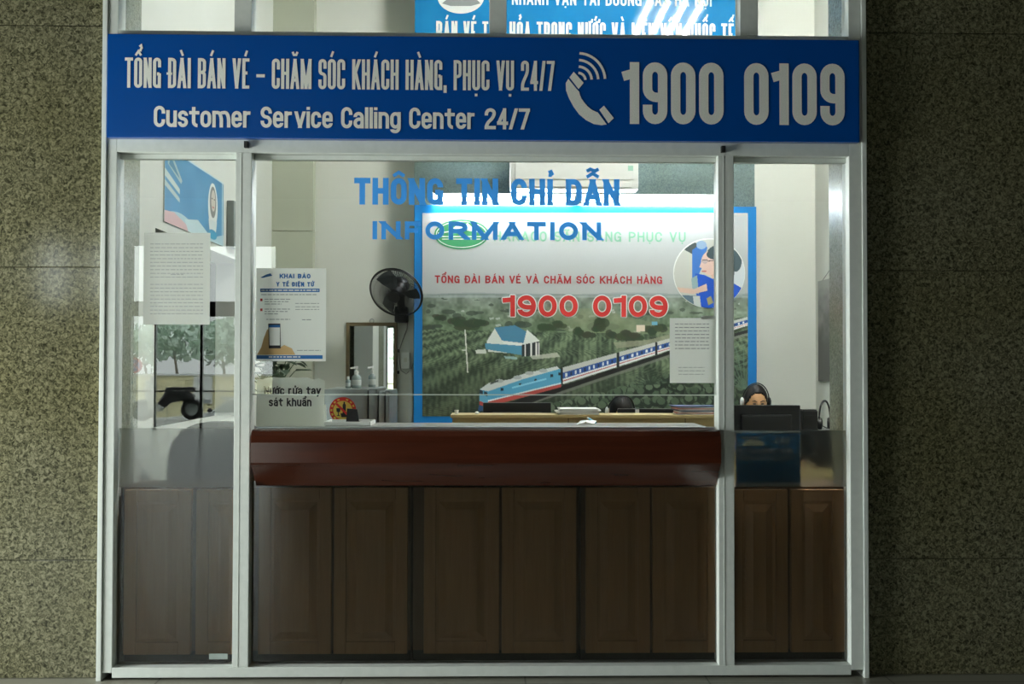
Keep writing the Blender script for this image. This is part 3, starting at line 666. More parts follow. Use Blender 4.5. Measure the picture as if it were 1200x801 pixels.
# dark tree belts
for x, y, rx, ry in ((535, 376, 10, 6), (548, 381, 17, 7), (560, 379, 12, 6), (515, 372, 8, 4), (706, 380, 10, 9), (700, 385, 8, 6), (716, 392, 7, 6), (730, 393, 10, 7), (745, 395, 12, 6), (760, 388, 9, 7), (678, 388, 7, 6), (690, 392, 8, 5), (640, 384, 12, 6), (655, 380, 9, 5), (775, 384, 9, 6), (835, 380, 12, 6), (860, 384, 12, 7)):
    for k in range(6): cv.ell(x + random.uniform(-.5, .5) * rx, y + random.uniform(-.4, .4) * ry, rx * .6, ry * .6, (38 + random.randint(0, 16), 52 + random.randint(0, 16), 40), .8)
cv.poly([(718, 401), (760, 398), (812, 384), (815, 388), (760, 404), (722, 408)], (150, 150, 122), .7)
cv.poly([(745, 381), (755, 381), (755, 388), (745, 389)], (214, 196, 176)); cv.poly([(763, 377), (770, 377), (770, 381), (763, 381)], (92, 170, 200))
# bushes in front of the track
for _ in range(420):
    x = random.uniform(640, 878); top = 478 - (x - 640) * .27; y = random.uniform(max(404, top), 490)
    s = 3 + (y - 400) * .055; k = random.random(); b = (72 + 48 * k, 96 + 44 * k, 70 + 40 * k)
    cv.ell(x, y + 1.5, s, s * .9, (28, 40, 32), .8); cv.ell(x - .5, y - .5, s * .7, s * .6, b, .7)
for i in range(16):                      # palm fronds at the far right
    a = math.radians(-170 + i * 13); cv.line(872, 455, 872 + 40 * math.cos(a), 450 + 55 * math.sin(a) * .8, 1.4, (86, 112, 92), .7)
for i in range(9): cv.line(858, 386 + i * 5.5, 876, 378 + i * 5.5 + 2, 1.2, (98, 124, 100), .7)
for i in range(12):
    a = math.radians(-180 + i * 16); cv.line(762, 450, 762 + 20 * math.cos(a), 450 + 15 * math.sin(a), 1.3, (40, 56, 44), .7)
# house with blue roof, pole
cv.poly([(570, 400), (580, 384), (592, 400), (630, 402), (630, 416), (572, 412)], (208, 212, 204))
cv.poly([(579, 384), (603, 381), (619, 390), (613, 402), (588, 399)], (58, 122, 160)); cv.poly([(588, 399), (613, 402), (613, 406), (590, 403)], (218, 220, 214))
cv.poly([(613, 402), (617, 386), (632, 399), (630, 401)], (212, 216, 210)); cv.poly([(568, 402), (611, 405), (611, 416), (569, 409)], (64, 140, 176)); cv.poly([(611, 404), (631, 400), (631, 416), (611, 418)], (36, 44, 48))
for x in (615, 622, 628, 631): cv.line(x, 402, x, 417, 1.6, (216, 218, 212))
cv.poly([(557, 410), (569, 409), (570, 414), (558, 414)], (205, 208, 200)); cv.poly([(620, 417), (652, 413), (656, 418), (624, 421)], (190, 188, 176), .8); cv.poly([(590, 417), (605, 418), (606, 421), (592, 420)], (150, 190, 200), .8)
cv.line(545, 387, 548, 436, 1.5, (205, 206, 200)); cv.line(542, 410, 546, 410, 1.6, (205, 206, 200))
# track bed, coaches, locomotive
cv.poly([(566, 482), (580, 476), (657, 454), (785, 412), (876, 387), (876, 393), (785, 418), (664, 459), (596, 482)], (112, 114, 106), .8); cv.poly([(572, 478), (657, 452), (785, 411), (876, 386), (876, 390), (785, 415), (660, 457), (590, 484)], (26, 28, 28))
L = lambda x, t: ( (431 - (x - 657) * .273) * (1 - t) + (451 - (x - 657) * .317) * t)
def coach(x0, x1):
    for t0, t1, cc in ((0, .3, (186, 188, 182)), (.3, .66, (28, 76, 158)), (.66, .76, (222, 224, 220)), (.76, .82, (190, 60, 60)), (.82, .97, (214, 216, 212))):
        cv.poly([(x0, L(x0, t0)), (x1, L(x1, t0)), (x1, L(x1, t1)), (x0, L(x0, t1))], cc)
    n = int((x1 - x0) / 5.5)
    for i in range(n):
        xa = x0 + 3 + i * (x1 - x0 - 4) / n; wd = 2.2; cc = (206, 216, 222) if i % 3 != 1 else (24, 44, 84)
        cv.poly([(xa, L(xa, .38)), (xa + wd, L(xa + wd, .38)), (xa + wd, L(xa + wd, .6)), (xa, L(xa, .6))], cc)
coach(659, 722); coach(725, 768); coach(769, 876)
for x in (657.5, 723.5, 768.5): cv.poly([(x - 1.3, L(x, .02)), (x + 1.3, L(x, 0)), (x + 1.3, L(x, 1)), (x - 1.3, L(x, 1.02))], (26, 30, 36))
cv.poly([(563, 455), (575, 448), (600, 445), (650, 431), (656, 432), (657, 452), (572, 474), (562, 470)], (66, 158, 200))
cv.poly([(562, 456), (573, 448), (598, 444), (612, 438), (652, 429), (655, 432), (612, 444), (572, 458)], (202, 208, 206))
for x, y in ((585, 446), (606, 442), (620, 437), (636, 434)): cv.ell(x, y, 5, 2.2, (170, 176, 176))
cv.poly([(572, 470), (657, 449.5), (657, 453), (572, 476)], (188, 66, 58)); cv.poly([(572, 468.4), (657, 447.8), (657, 449.4), (572, 470)], (210, 222, 224))
cv.poly([(561.5, 458), (571, 461), (571, 475), (561.5, 471)], (74, 158, 196)); cv.poly([(562, 456), (566, 457.5), (566, 462), (562, 460.5)], (30, 50, 66)); cv.poly([(567, 458), (571, 459.5), (571, 464), (567, 462.5)], (30, 50, 66)); cv.poly([(561.5, 469), (571, 473), (572, 477), (562, 474)], (180, 60, 56))
for x, y in ((588, 456), (609, 450.5), (627, 445.5), (646, 440), (655, 438)): cv.poly([(x - 1.6, y - 1.5), (x + 1.6, y - 2.2), (x + 1.6, y + 1.2), (x - 1.6, y + 1.9)], (24, 40, 58))
cv.poly([(600, 453), (640, 442.5), (640, 444.5), (600, 455)], (120, 200, 226)); cv.line(575, 449, 583, 446, 2, (70, 80, 84))
cv.poly([(561, 474), (575, 478), (560, 482)], (30, 70, 120))
M_PRINT = painted('train_photo_print', .32)
pk = YBB - .004
gm = cv.a.mean(2, keepdims=True); lowr = (Y > 346)[..., None]; cv.a = np.where(lowr, np.clip((cv.a * .8 + gm * .2) * 1.12 + 6, 0, 255), cv.a)
cv.mesh('picture', lambda x, y: at(x, y, pk), M_PRINT, bb)
YT = YBB - .007
mb = MB(); pxpoly(mb, ell(540.8, 274.5, 32, 17.5), YT, .001); mb.build('oval_logo', M_OVAL, bb)['label'] = 'green oval logo with white lines'
mb = MB()
for p in ribbon(ell(540.8, 274.5, 29.5, 15.2), .9, True): pxpoly(mb, p, YT)
for p in ribbon([(513, 273), (528, 271), (541, 268), (552, 270), (569, 273)], 1.3): pxpoly(mb, p, YT)
for a, b, y in ((515, 567, 277), (518, 563, 280)):
    pxpoly(mb, [(a, y - .5), (b, y - .5), (b, y + .5), (a, y + .5)], YT)
pxpoly(mb, [(528, 270), (536, 263), (541, 266), (548, 261), (557, 270), (543, 267)], YT)
mb.build('logo_lines', M_WHITEINK, bb)
text('slogan', 'HARACO SẴN SÀNG PHỤC VỤ', 579, 803.5, 271.2, 283, YT, 1.9, 2.2, M_GREENINK, bb)
text('slogan', 'TỔNG ĐÀI BÁN VÉ VÀ CHĂM SÓC KHÁCH HÀNG', 509.5, 776, 323, 332, YT, 1.75, 1.4, M_DREDINK, bb)
text('number_outline', '1900 0109', 589, 782.5, 346, 371, YT, 5.4, 3.2, M_WHITEINK, bb, grow=1.2)
text('number', '1900 0109', 589, 782.5, 346, 371, YT - .003, 5.4, 3.2, M_REDINK, bb)
# round picture of a call operator
mb = MB(); pxpoly(mb, ell(831, 320, 42.3, 41), YT, .001); mb.build('round_picture_edge', M_WHITEINK, bb)
cv = Canvas(788, 278, 874, 362, 2.2, (196, 196, 186))
cv.a[:] = (198, 200, 192)
cv.poly([(846, 278), (874, 278), (874, 362), (852, 362)], (214, 222, 226)); cv.poly([(801, 292), (812, 283), (820, 287), (812, 298)], (72, 82, 84))
cv.poly([(811, 293), (824, 284), (829, 290), (823, 312), (817, 326), (811, 326)], (66, 120, 196)); cv.ell(822, 287, 6, 5, (150, 176, 206))
cv.ell(862, 305, 7, 13, (66, 84, 92)); cv.ell(842, 301, 15, 14, (58, 74, 80)); cv.poly([(845, 300), (862, 300), (860, 322), (846, 326)], (60, 76, 82))
cv.poly([(832, 314), (848, 312), (850, 330), (834, 328)], (214, 178, 162)); cv.ell(832, 308, 10.5, 14, (226, 194, 180)); cv.poly([(822, 306), (819.5, 313), (824, 314)], (226, 194, 180)); cv.ell(838, 298, 10, 6, (58, 74, 80))
cv.line(823, 306, 840, 305, 1, (70, 66, 76)); cv.ell(826, 306.5, 3, 2.3, (196, 176, 172)); cv.line(823, 304.5, 829, 304.5, .8, (70, 66, 76)); cv.ell(825, 317.5, 3, 1.1, (196, 120, 118)); cv.ell(844, 309, 2.5, 4, (214, 178, 162))
cv.poly([(815, 320), (826, 322), (834, 326), (850, 326), (874, 340), (874, 362), (820, 362), (815, 340)], (28, 82, 188)); cv.poly([(834, 326), (842, 336), (850, 326)], (60, 116, 206))
cv.poly([(810, 326), (817, 322), (819, 344), (812, 342)], (150, 176, 180)); cv.poly([(792, 336), (814, 338), (828, 332), (829, 340), (812, 344), (792, 341)], (222, 190, 172)); cv.poly([(798, 345), (818, 346), (818, 362), (804, 362)], (92, 116, 132)); cv.poly([(812, 346), (820, 346), (822, 362), (814, 362)], (206, 212, 210)); cv.poly([(828, 349), (833, 346), (836, 354), (830, 357)], (170, 160, 110))
keep = ((cv.X - 831) / 41) ** 2 + ((cv.Y - 320) / 39.7) ** 2 < 1
cv.mesh('round_picture', lambda x, y: at(x, y, YT - .001), M_PRINT, bb, keep=keep)['label'] = 'round picture of a call operator in blue'
# ------------------------------------------------------------------ hanging sign high on the panel, air conditioner, lamps
hb = thing('banner', (at(675, 45, 2.97).x, 2.97, at(675, 70, 2.97).z), 'glossy blue sign with white letters high on the back wall, seen through the upper glass', 'sign')
hx0, hx1 = at(486, 20, 2.96).x, at(866, 20, 2.96).x
MB().box(hx0, hx1, 2.96, 2.998, at(675, 75, 2.96).z, at(675, -75, 2.96).z, .004).build('board', mat('banner_blue', c3(38, 134, 190), .045, noise=(5, c3(30, 122, 182), .25)), hb)
text('lettering', 'CHI NHÁNH VẬN TẢI ĐƯỜNG SẮT HÀ NỘI', 573, 834, -9, 6.5, 2.957, 2.2, 1.6, M_WHITEINK, hb)
text('lettering', 'BÁN VÉ TÀU HỎA TRONG NƯỚC VÀ LIÊN VẬN QUỐC TẾ', 511, 860, 26, 53, 2.957, 3.1, 1.5, M_WHITEINK, hb)
mb = MB(); pxpoly(mb, ell(540, -4, 27.5, 20), 2.957); mb.build('oval_emblem', M_WHITEINK, hb)
mb = MB(); pxpoly(mb, [(518, 4), (530, -6), (541, 0), (552, -8), (563, 4), (552, 7), (528, 7)], 2.9555); mb.build('emblem_hills', M_GREYINK, hb)
ac = thing('air_conditioner', (at(673, 222, 2.9).x, 2.9, at(673, 222, 2.9).z), 'white split air conditioner on the back wall above the fluorescent tube', 'air conditioner')
ax0, ax1 = at(597.5, 200, 2.79).x, at(749, 200, 2.79).x; az = at(673, 222, 2.79).z
MB().box(ax0, ax1, 2.79, 2.998, az, az + .3, .035).build('casing', M_WPLAST, ac, smooth=True)
MB().box(ax0 + .04, ax1 - .04, 2.783, 2.79, az + .075, az + .29, .003).build('front_panel', M_WPLAST, ac)
MB().box(ax0 + .06, ax1 - .06, 2.782, 2.80, az + .018, az + .058, .004).build('louvre', M_WPLAST, ac)
mb = MB(); pxbox(mb, 736, 194, 742, 200, 2.7815, 2.7835); mb.build('maker_mark', mat('pale_green_ink', c3(150, 196, 176), .5), ac)
tl = thing('tube_lamp', (at(674, 234, 2.9).x, 2.9, at(674, 234, 2.9).z), 'long lit fluorescent tube lamp under the air conditioner, along the top of the billboard', 'lamp')
tz = at(674, 234, 2.88).z; tx0, tx1 = at(503, 234, 2.88).x, at(851, 234, 2.88).x
MB().box(tx0 - .01, tx1 + .01, 2.905, 2.955, tz + .012, tz + .05, .006).build('batten', M_WPLAST, tl)
mid = (tx0 + tx1) / 2
for a, b in ((tx0 + .02, mid - .02), (mid + .02, tx1 - .02)):
    MB().tube([(a, 2.885, tz), (b, 2.885, tz)], .0135, 12).build('tube', M_TUBE, tl, smooth=True)
    for e in (a, b): MB().box(e - .012, e + .012, 2.87, 2.93, tz - .02, tz + .025, .004).build('lamp_holder', M_WPLAST, tl)
lc = (1.66, .9, ZC - .01)
cl = thing('ceiling_lamp', lc, 'four-tube ceiling lamp mirrored as bright streaks in the high blue sign', 'lamp')
MB().box(lc[0] - .32, lc[0] + .32, lc[1] - .32, lc[1] + .62, ZC - .06, ZC - .001, .006).build('tray', M_WPLAST, cl)
for i in range(4):
    x = lc[0] - .24 + .16 * i; MB().tube([(x, lc[1] - .28, ZC - .085), (x, lc[1] + .58, ZC - .085)], .018, 10).build('tube', mat('ceiling_tube_glow', (1, 1, 1, 1), .3, emit=((1, 1, .97, 1), 330.0)), cl, smooth=True)
# ------------------------------------------------------------------ left wall: blue poster, grey cabinet
PXL = XLW + .008
po = thing('wall_poster', atX(228, 280, PXL), 'blue poster with an oval portrait on the left side wall', 'poster')
pa, pb = atX(193, 230, PXL), atX(262, 230, PXL); ptop, pbot = atX(261.5, 214, PXL).z, atX(261.5, 288.5, PXL).z
pl_ = MB(); pl_.box(XLW + .0005, PXL - .001, pa.y, pb.y, pbot, ptop).build('sheet', M_PAPER, po)
cv = Canvas(0, 0, 100, 40, 5, (66, 136, 178)); wl = pb.y - pa.y
cv.a += ((cv.noise(18) - .5) * 14)[..., None]
cv.put(cv.Y > 40 - 5 - 3 * np.sin(cv.X * .07) , (176, 206, 214)); cv.poly([(0, 34), (14, 33), (40, 38), (40, 40), (0, 40)], (212, 178, 180)); cv.poly([(30, 34), (52, 31), (70, 36), (70, 40), (36, 40)], (198, 222, 226))
cv.poly([(6, 2), (9, 2), (26, 14), (24, 16), (4, 9)], (168, 186, 184)); cv.poly([(8, 4), (22, 13.5), (6, 9)], (50, 120, 150)); cv.poly([(0, 12), (22, 19), (22, 22), (0, 16)], (196, 206, 198)); cv.poly([(0, 18), (22, 24), (22, 26.5), (0, 21)], (180, 194, 190))
cv.ell(79, 18.5, 9, 14, (226, 230, 224)); cv.ell(79, 16, 6.2, 9.5, (120, 122, 116)); cv.ell(79.5, 15, 4, 6.5, (206, 196, 182)); cv.poly([(71, 27), (87, 27), (85, 34), (73, 34)], (214, 224, 220)); cv.line(76.5, 14, 78, 14, .7, (60, 60, 60)); cv.line(81, 14, 82.5, 14, .7, (60, 60, 60)); cv.line(78, 19, 81, 19, .8, (190, 90, 90))
cv.ell(79, 35.5, 8, 3, (40, 150, 190)); cv.line(97.5, 0, 97.5, 40, 1.2, (180, 205, 214)); cv.line(0, .5, 100, .5, 1.2, (180, 205, 214))
cv.mesh('print', lambda x, y: Vector((PXL, pa.y + (pb.y - pa.y) * x / 100, ptop + (pbot - ptop) * y / 40)), M_PRINT, po)
gb = thing('wall_cabinet', atX(268, 290, XLW), 'grey wall box on the left side wall, just beyond the blue poster', 'wall box')
ga, gb_ = atX(265, 260, XLW).y, atX(274, 260, XLW).y; gz0, gz1 = atX(268, 291, XLW).z, atX(268, 236, XLW).z
MB().box(XLW + .0005, XLW + .05, ga, gb_, gz0, gz1, .012).build('casing', mat('grey_enamel', c3(132, 138, 134), .5, noise=(10, c3(122, 128, 124), .3)), gb)
MB().box(XLW + .05, XLW + .056, ga + .02, gb_ - .02, gz0 + .03, gz1 - .1, .003).build('lid', mat('pale_grey_enamel', c3(168, 172, 166), .5), gb)
# ------------------------------------------------------------------ notices on the glass
def lines(mb, rows, Yp):
    for x0, x1, y, h in rows:
        x = x0
        while x < x1:
            w = min(random.uniform(2.5, 7), x1 - x); pxpoly(mb, [(x, y), (x + w, y), (x + w, y + h), (x, y + h)], Yp); x += w + 1.1
def sheet(x0, y0, x1, y1, Y0, Y1):
    a, b = at(x0, (y0 + y1) / 2, Y0), at(x1, (y0 + y1) / 2, Y0); t = at((x0 + x1) / 2, y0, Y0); u = at((x0 + x1) / 2, y1, Y0); mb = MB(); n = 6
    for i in range(n + 1):
        x = a.x + (b.x - a.x) * i / n; w = .0008 * math.sin(i * 1.7); mb.v += [Vector((x, Y1 + w, u.z)), Vector((x, Y1 + w * .3, t.z))]
    mb.f = [(2 * i, 2 * i + 2, 2 * i + 3, 2 * i + 1) for i in range(n)]; return mb
YI = GY0 + .003
YO = GY0 - .002; YN = GY0 - .003
n1 = thing('paper_notice', at(207, 380, YN), 'white printed notice taped to the leftmost glass, below the blue poster', 'notice')
sheet(168, 272.5, 246, 380, YN, YN + .002).build('sheet', M_TPAPER, n1)
mb = MB(); lines(mb, [(176, 238, 281 + i * 4.3, .9) for i in range(21) if i not in (0, 11)] + [(200, 215, 321, 1)], YN - .0003); mb.build('print', mat('pale_print_ink', c3(184, 188, 186), .7), n1)

kb = thing('health_poster', at(339, 423, YO), 'white health declaration poster with a hand and phone, stuck on the middle glass at left', 'poster')
sheet(300, 314, 382, 423, YO - .001, YO).build('sheet', M_TPAPER, kb)
yk = YO - .0016
text('heading', 'KHAI BÁO', 327.6, 363.8, 320.7, 326, yk, 1.3, .9, M_BLUEINK, kb); text('heading', 'Y TẾ ĐIỆN TỬ', 323.8, 367.9, 330.3, 335.5, yk, 1.3, .9, M_BLUEINK, kb)
mb = MB(); pxpoly(mb, [(305, 338), (374.5, 338), (374.5, 342), (305, 342)], yk, .0003); pxpoly(mb, [(300.5, 416), (378, 416), (378, 420.3), (300.5, 420.3)], yk, .0003); pxpoly(mb, [(305, 325), (312, 321.5), (317, 320), (319, 323), (314, 324), (308, 325.5)], yk); mb.build('blue_bands', M_BLUEINK, kb)
mb = MB(); lines(mb, [(306, 373, 339.3, 1.3), (315, 352, 417.4, 1.3)], yk); mb.build('band_print', M_WHITEINK, kb)
mb = MB(); lines(mb, [(306, 372, 344.6, .8), (310, 340, 350, .8), (310, 338, 352.8, .8), (310, 330, 355.6, .8), (310, 340, 361.6, .8), (310, 338, 364.4, .8), (310, 326, 367.2, .8), (346, 374, 355, .6), (346, 374, 359, .6), (346, 374, 362, .6), (312, 340, 373.6, .8), (354, 365, 374, .8), (348, 376, 410, .6)], yk); mb.build('fine_print', M_GREYINK, kb)
mb = MB()
for y in (349.6, 361.3): pxpoly(mb, [(305, y), (307.6, y), (307.6, y + 3), (305, y + 3)], yk)
mb.build('bullets', M_REDINK, kb)
mb = MB(); pxpoly(mb, [(301, 415.5), (306, 407), (309, 396), (313, 386), (316, 384), (315, 396), (318, 407), (326, 408), (333, 404), (342, 408), (346, 415.5)], yk, .0002); mb.build('hand_picture', mat('hand_print', c3(206, 172, 118), .6), kb)
mb = MB(); pxpoly(mb, [(314.3, 379), (328.5, 379), (329, 408), (315, 408)], yk - .0003); mb.build('phone_picture', M_INK, kb)
mb = MB(); pxpoly(mb, [(315.3, 383.5), (328, 383.5), (328, 404.5), (315.8, 404.5)], yk - .0006); mb.build('phone_screen', M_WHITEINK, kb)
mb = MB(); pxpoly(mb, [(315.3, 380.6), (328, 380.6), (328, 383.5), (315.3, 383.5)], yk - .0006); mb.build('phone_bar', M_BLUEINK, kb)
n2 = thing('paper_notice', at(811, 448, YI), 'white printed sheet taped to the middle glass at right, over the train picture', 'notice')
sheet(785, 372.5, 839, 448.5, YI, YI + .002).build('sheet', M_TPAPER, n2)
mb = MB(); lines(mb, [(791, 831, 379 + i * 4.1, .8) for i in range(8)] + [(795, 826, 430 + i * 4, .5) for i in range(3)], YI - .0003); mb.build('print', M_GREYINK, n2)
mb = MB(); pxbox(mb, 822, 370, 838, 374, YI - .001, YI - .0002); mb.build('tape', M_WPLAST, n2)
st = MB(); pxbox(st, 245, 765.5, 266.5, 772, GY0 - .004, GY0 - .001); tag(st.build('sticker', mat('grey_sticker', c3(150, 160, 156), .6, noise=(40, c3(140, 150, 146), .3))), 'small blank white sticker at the bottom corner of the leftmost glass', 'sticker')  # even grey in place of white, with a faint random tone
# ------------------------------------------------------------------ things on the counter
sx = thing('paper_sign', (at(340, 497, .12).x, .14, ZCT + .001), 'white folded hand-wash sign with black lettering standing on the left end of the counter', 'sign')
a, b = at(300.5, 470, .12).x, at(380, 470, .12).x; zt_ = at(340, 441.5, .12).z
mb = MB(); N_ = 12
top = [(a + (b - a) * i / N_, zt_ - .012 * abs(math.sin(i * 1.1)) * (.3 + .7 * (i < 2 or i > 9)) - (.01 if i in (0, N_) else 0)) for i in range(N_ + 1)]
for (y0, y1, s) in ((.12, .13, 1),):
    fr_ = [(x, .125 - .004 * math.sin(j * .8), z) for j, (x, z) in enumerate(top)]
    mb.prism([(a, .117, ZCT + .002), (b, .117, ZCT + .002)] + [(x, .125, z) for x, z in reversed(top)], 0, (0, .002, 0))
    mb.prism([(a, .205, ZCT + .002), (b, .205, ZCT + .002)] + [(x, .166, ZCT + .1) for x, z in reversed(top)], 0, (0, .002, 0))
mb.box(a, b, .118, .206, ZCT + .0015, ZCT + .003)
mb.build('folded_card', M_TPAPER, sx)
text('lettering', 'Nước rửa tay', 309.5, 376, 452.5, 462.3, .1155, 1.8, .7, M_INK, sx); text('lettering', 'sát khuẩn', 315, 365, 466, 475.8, .1155, 1.8, .7, M_INK, sx)
tr = thing('tray', (at(410, 500, .25).x, .25, ZCT + .001), 'flat white tray on the counter beside the hand-wash sign', 'tray')
a, b = at(383, 499, .25).x, at(437, 499, .25).x; bm = MB()
bm.box(a, b, .16, .36, ZCT + .0015, ZCT + .006, .002); mbr = MB()
for x0, x1, y0, y1 in ((a, b, .16, .168), (a, b, .352, .36), (a, a + .008, .16, .36), (b - .008, b, .16, .36)): mbr.box(x0, x1, y0, y1, ZCT + .006, ZCT + .02, .002)
bm.build('base', M_WPLAST, tr); mbr.build('rim', M_WPLAST, tr)
ph = thing('card_holder', (at(413, 495, .3).x, .3, ZCT + .0065), 'black card holder on the white tray, in front of the no-alcohol sticker', 'holder')
MB().prism([(at(405.5, 490, .3).x, .3, ZCT + .007), (at(421, 490, .3).x, .3, ZCT + .007), (at(418, 480, .3).x, .315, at(415, 479.5, .3).z), (at(406, 480, .3).x, .315, at(406, 478.5, .3).z)], 0, (0, .012, 0)).build('back', M_BLACK, ph)
MB().box(at(405.5, 490, .3).x, at(421, 490, .3).x, .285, .325, ZCT + .0068, ZCT + .014, .002).build('foot', M_BLACK, ph)
# steel cabinet with warning sticker, standing on the floor inside
SCY = 1.15
a, b = at(379, 470, SCY).x, at(457, 470, SCY).x; zst = at(418, 455.5, SCY).z
sc_ = thing('steel_cabinet', ((a + b) / 2, SCY + .2, 0), 'grey steel cabinet with rounded ribs at its right, carrying a red no-alcohol sticker', 'cabinet')
xr_ = at(431, 470, SCY).x
MB().box(a, xr_, SCY, SCY + .45, .06, zst, .015).build('body', M_STEEL, sc_, smooth=True)
for x0, x1 in ((432, 443), (444, 451), (452, 457)):
    MB().box(at(x0, 470, SCY).x, at(x1, 470, SCY).x, SCY - .012, SCY + .45, .06, zst + (.004 if x0 < 440 else -.01), .018).build('rib', M_STEEL, sc_, smooth=True)
MB().box(a + .02, b - .02, SCY + .02, SCY + .43, 0, .06).build('plinth', M_DARK, sc_)
ys = SCY - .0015
mb = MB(); pxpoly(mb, ell(401.7, 480.3, 15.7, 15.3), ys); mb.build('sticker', M_REDINK, sc_)['label'] = 'round red and yellow no-alcohol sticker'
mb = MB(); pxpoly(mb, ell(401.7, 480.3, 11.2, 10.9), ys - .0006); mb.build('sticker_field', mat('yellow_ink', c3(226, 200, 92), .6), sc_)
mb = MB()
pxpoly(mb, [(401.5, 478), (401.5, 474), (402.6, 472.5), (402.6, 470.5), (404.2, 470.5), (404.2, 472.5), (405.3, 474), (405.3, 478), (405.3, 486), (401.5, 486)], ys - .0012)
pxpoly(mb, [(394, 478), (399, 478), (398.6, 482), (397, 483), (397, 486), (399, 487), (394, 487), (396, 486), (396, 483), (394.4, 482)], ys - .0012)
pxpoly(mb, [(399, 484), (409, 484), (408, 488.5), (400, 488.5)], ys - .0012); mb.build('sticker_bottles', M_INK, sc_)
mb = MB(); pxpoly(mb, [(393.2, 473.6), (395, 471.8), (410.4, 487), (408.6, 488.8)], ys - .0018); mb.build('sticker_slash', M_REDINK, sc_)
mb = MB()
for i in range(16):
    if i == 4 or i == 12: continue
    a0 = math.radians(i * 22.5); p = [(401.7 + r * math.cos(a0 + d), 480.3 + r * .97 * math.sin(a0 + d)) for r, d in ((12.4, -.1), (12.4, .1), (14.4, .1), (14.4, -.1))]; pxpoly(mb, p, ys - .0012)
mb.build('sticker_ring_print', MATS['yellow_ink'], sc_)
# bottles on the steel cabinet
M_CLEAR = mat('clear_bottle_plastic', c3(150, 164, 160), .1, noise=(8, c3(136, 150, 146), .3))
def bottle(px, base, top, w, cap, lab, Yb):
    c = at(px, base, Yb); h = at(px, top, Yb).z - zst; k = .5 * w / F * (Yb + 4.49); z0 = zst + .0052 if px > 430 else zst + .001
    r = thing('hand_wash_bottle', (c.x, Yb, z0), lab, 'bottle', 'hand-wash bottles on the steel cabinet')
    bh = h * (.62 if cap == 'pump' else .75)
    MB().lathe([(k * .9, 0), (k, .006), (k, bh * .75), (k * .9, bh * .86), (k * .42, bh), (k * .38, bh + .004)], (c.x, Yb, z0), 18).build('body', M_CLEAR, r, smooth=True)
    MB().lathe([(k * 1.005, bh * .2), (k * 1.02, bh * .21), (k * 1.02, bh * .6), (k * 1.005, bh * .61)], (c.x, Yb, z0), 18)  .build('wrapper', mat('pale_wrapper', c3(196, 202, 196), .4, noise=(9, c3(186, 192, 186), .3)), r, smooth=True)
    if cap == 'pump':
        MB().lathe([(k * .45, bh), (k * .45, bh + .02), (k * .15, bh + .022), (k * .15, h - .018), (k * .3, h - .016), (k * .3, h)], (c.x, Yb, z0), 14).tube([(c.x, Yb, z0 + h - .008), (c.x - k * 1.1, Yb - .02, z0 + h - .012)], .005, 8).build('pump', M_WPLAST, r, smooth=True)
    else: MB().lathe([(k * .5, bh), (k * .5, h * .97), (k * .4, h)], (c.x, Yb, z0), 14).build('cap', M_WPLAST, r, smooth=True)
bottle(408, 454, 441, 6.5, 'cap', 'small clear bottle at the left on the steel cabinet, in front of the mirror', 1.28)
bottle(417.5, 454, 429, 11.5, 'pump', 'widest clear pump bottle, the middle one on the steel cabinet', 1.3)
bottle(436, 453, 429.5, 8.5, 'pump', 'slim clear pump bottle at the right on the steel cabinet', 1.32)
# potted plant behind the hand-wash sign
pc = Vector((at(325, 450, .33).x, .31, ZCT + .0015))
pp = thing('potted_plant', pc, 'small leafy plant in a pot behind the white hand-wash sign', 'plant')
MB().lathe([(.045, 0), (.06, .01), (.07, .1), (.075, .105), (.07, .11), (.062, .1), (.0, .095)], pc, 20).build('pot', M_POT, pp, smooth=True)
MB().lathe([(.06, .098), (.03, .102), (.0, .103)], pc, 14).build('soil', M_SOIL, pp)
lf = MB(); stm = MB()
for i in range(40):
    a = random.uniform(0, 2 * math.pi); rr = random.uniform(.03, .13); h = random.uniform(.2, .36) - rr * .35
    tip = pc + Vector((math.cos(a) * rr, math.sin(a) * rr * .6, h)); stm.tube([pc + Vector((0, 0, .1)), pc + Vector((math.cos(a) * rr * .4, math.sin(a) * rr * .3, h * .75)), tip], .0022, 5)
    d = Vector((math.cos(a), math.sin(a) * .6, random.uniform(-.5, .4))).normalized(); s = d.cross(Vector((0, 0, 1))).normalized(); l = random.uniform(.06, .1); w = l * .36; n = s.cross(d).normalized()
    lf.add([tip, tip + d * l * .35 + s * w + n * .006, tip + d * l * .7 + s * w * .7, tip + d * l - n * .012, tip + d * l * .7 - s * w * .7, tip + d * l * .35 - s * w + n * .006, tip + d * l * .4 - n * .003], [(0, 1, 6), (1, 2, 6), (2, 3, 6), (3, 4, 6), (4, 5, 6), (5, 0, 6)])
lf.build('leaves', M_LEAF, pp); stm.build('stems', M_LEAF, pp)
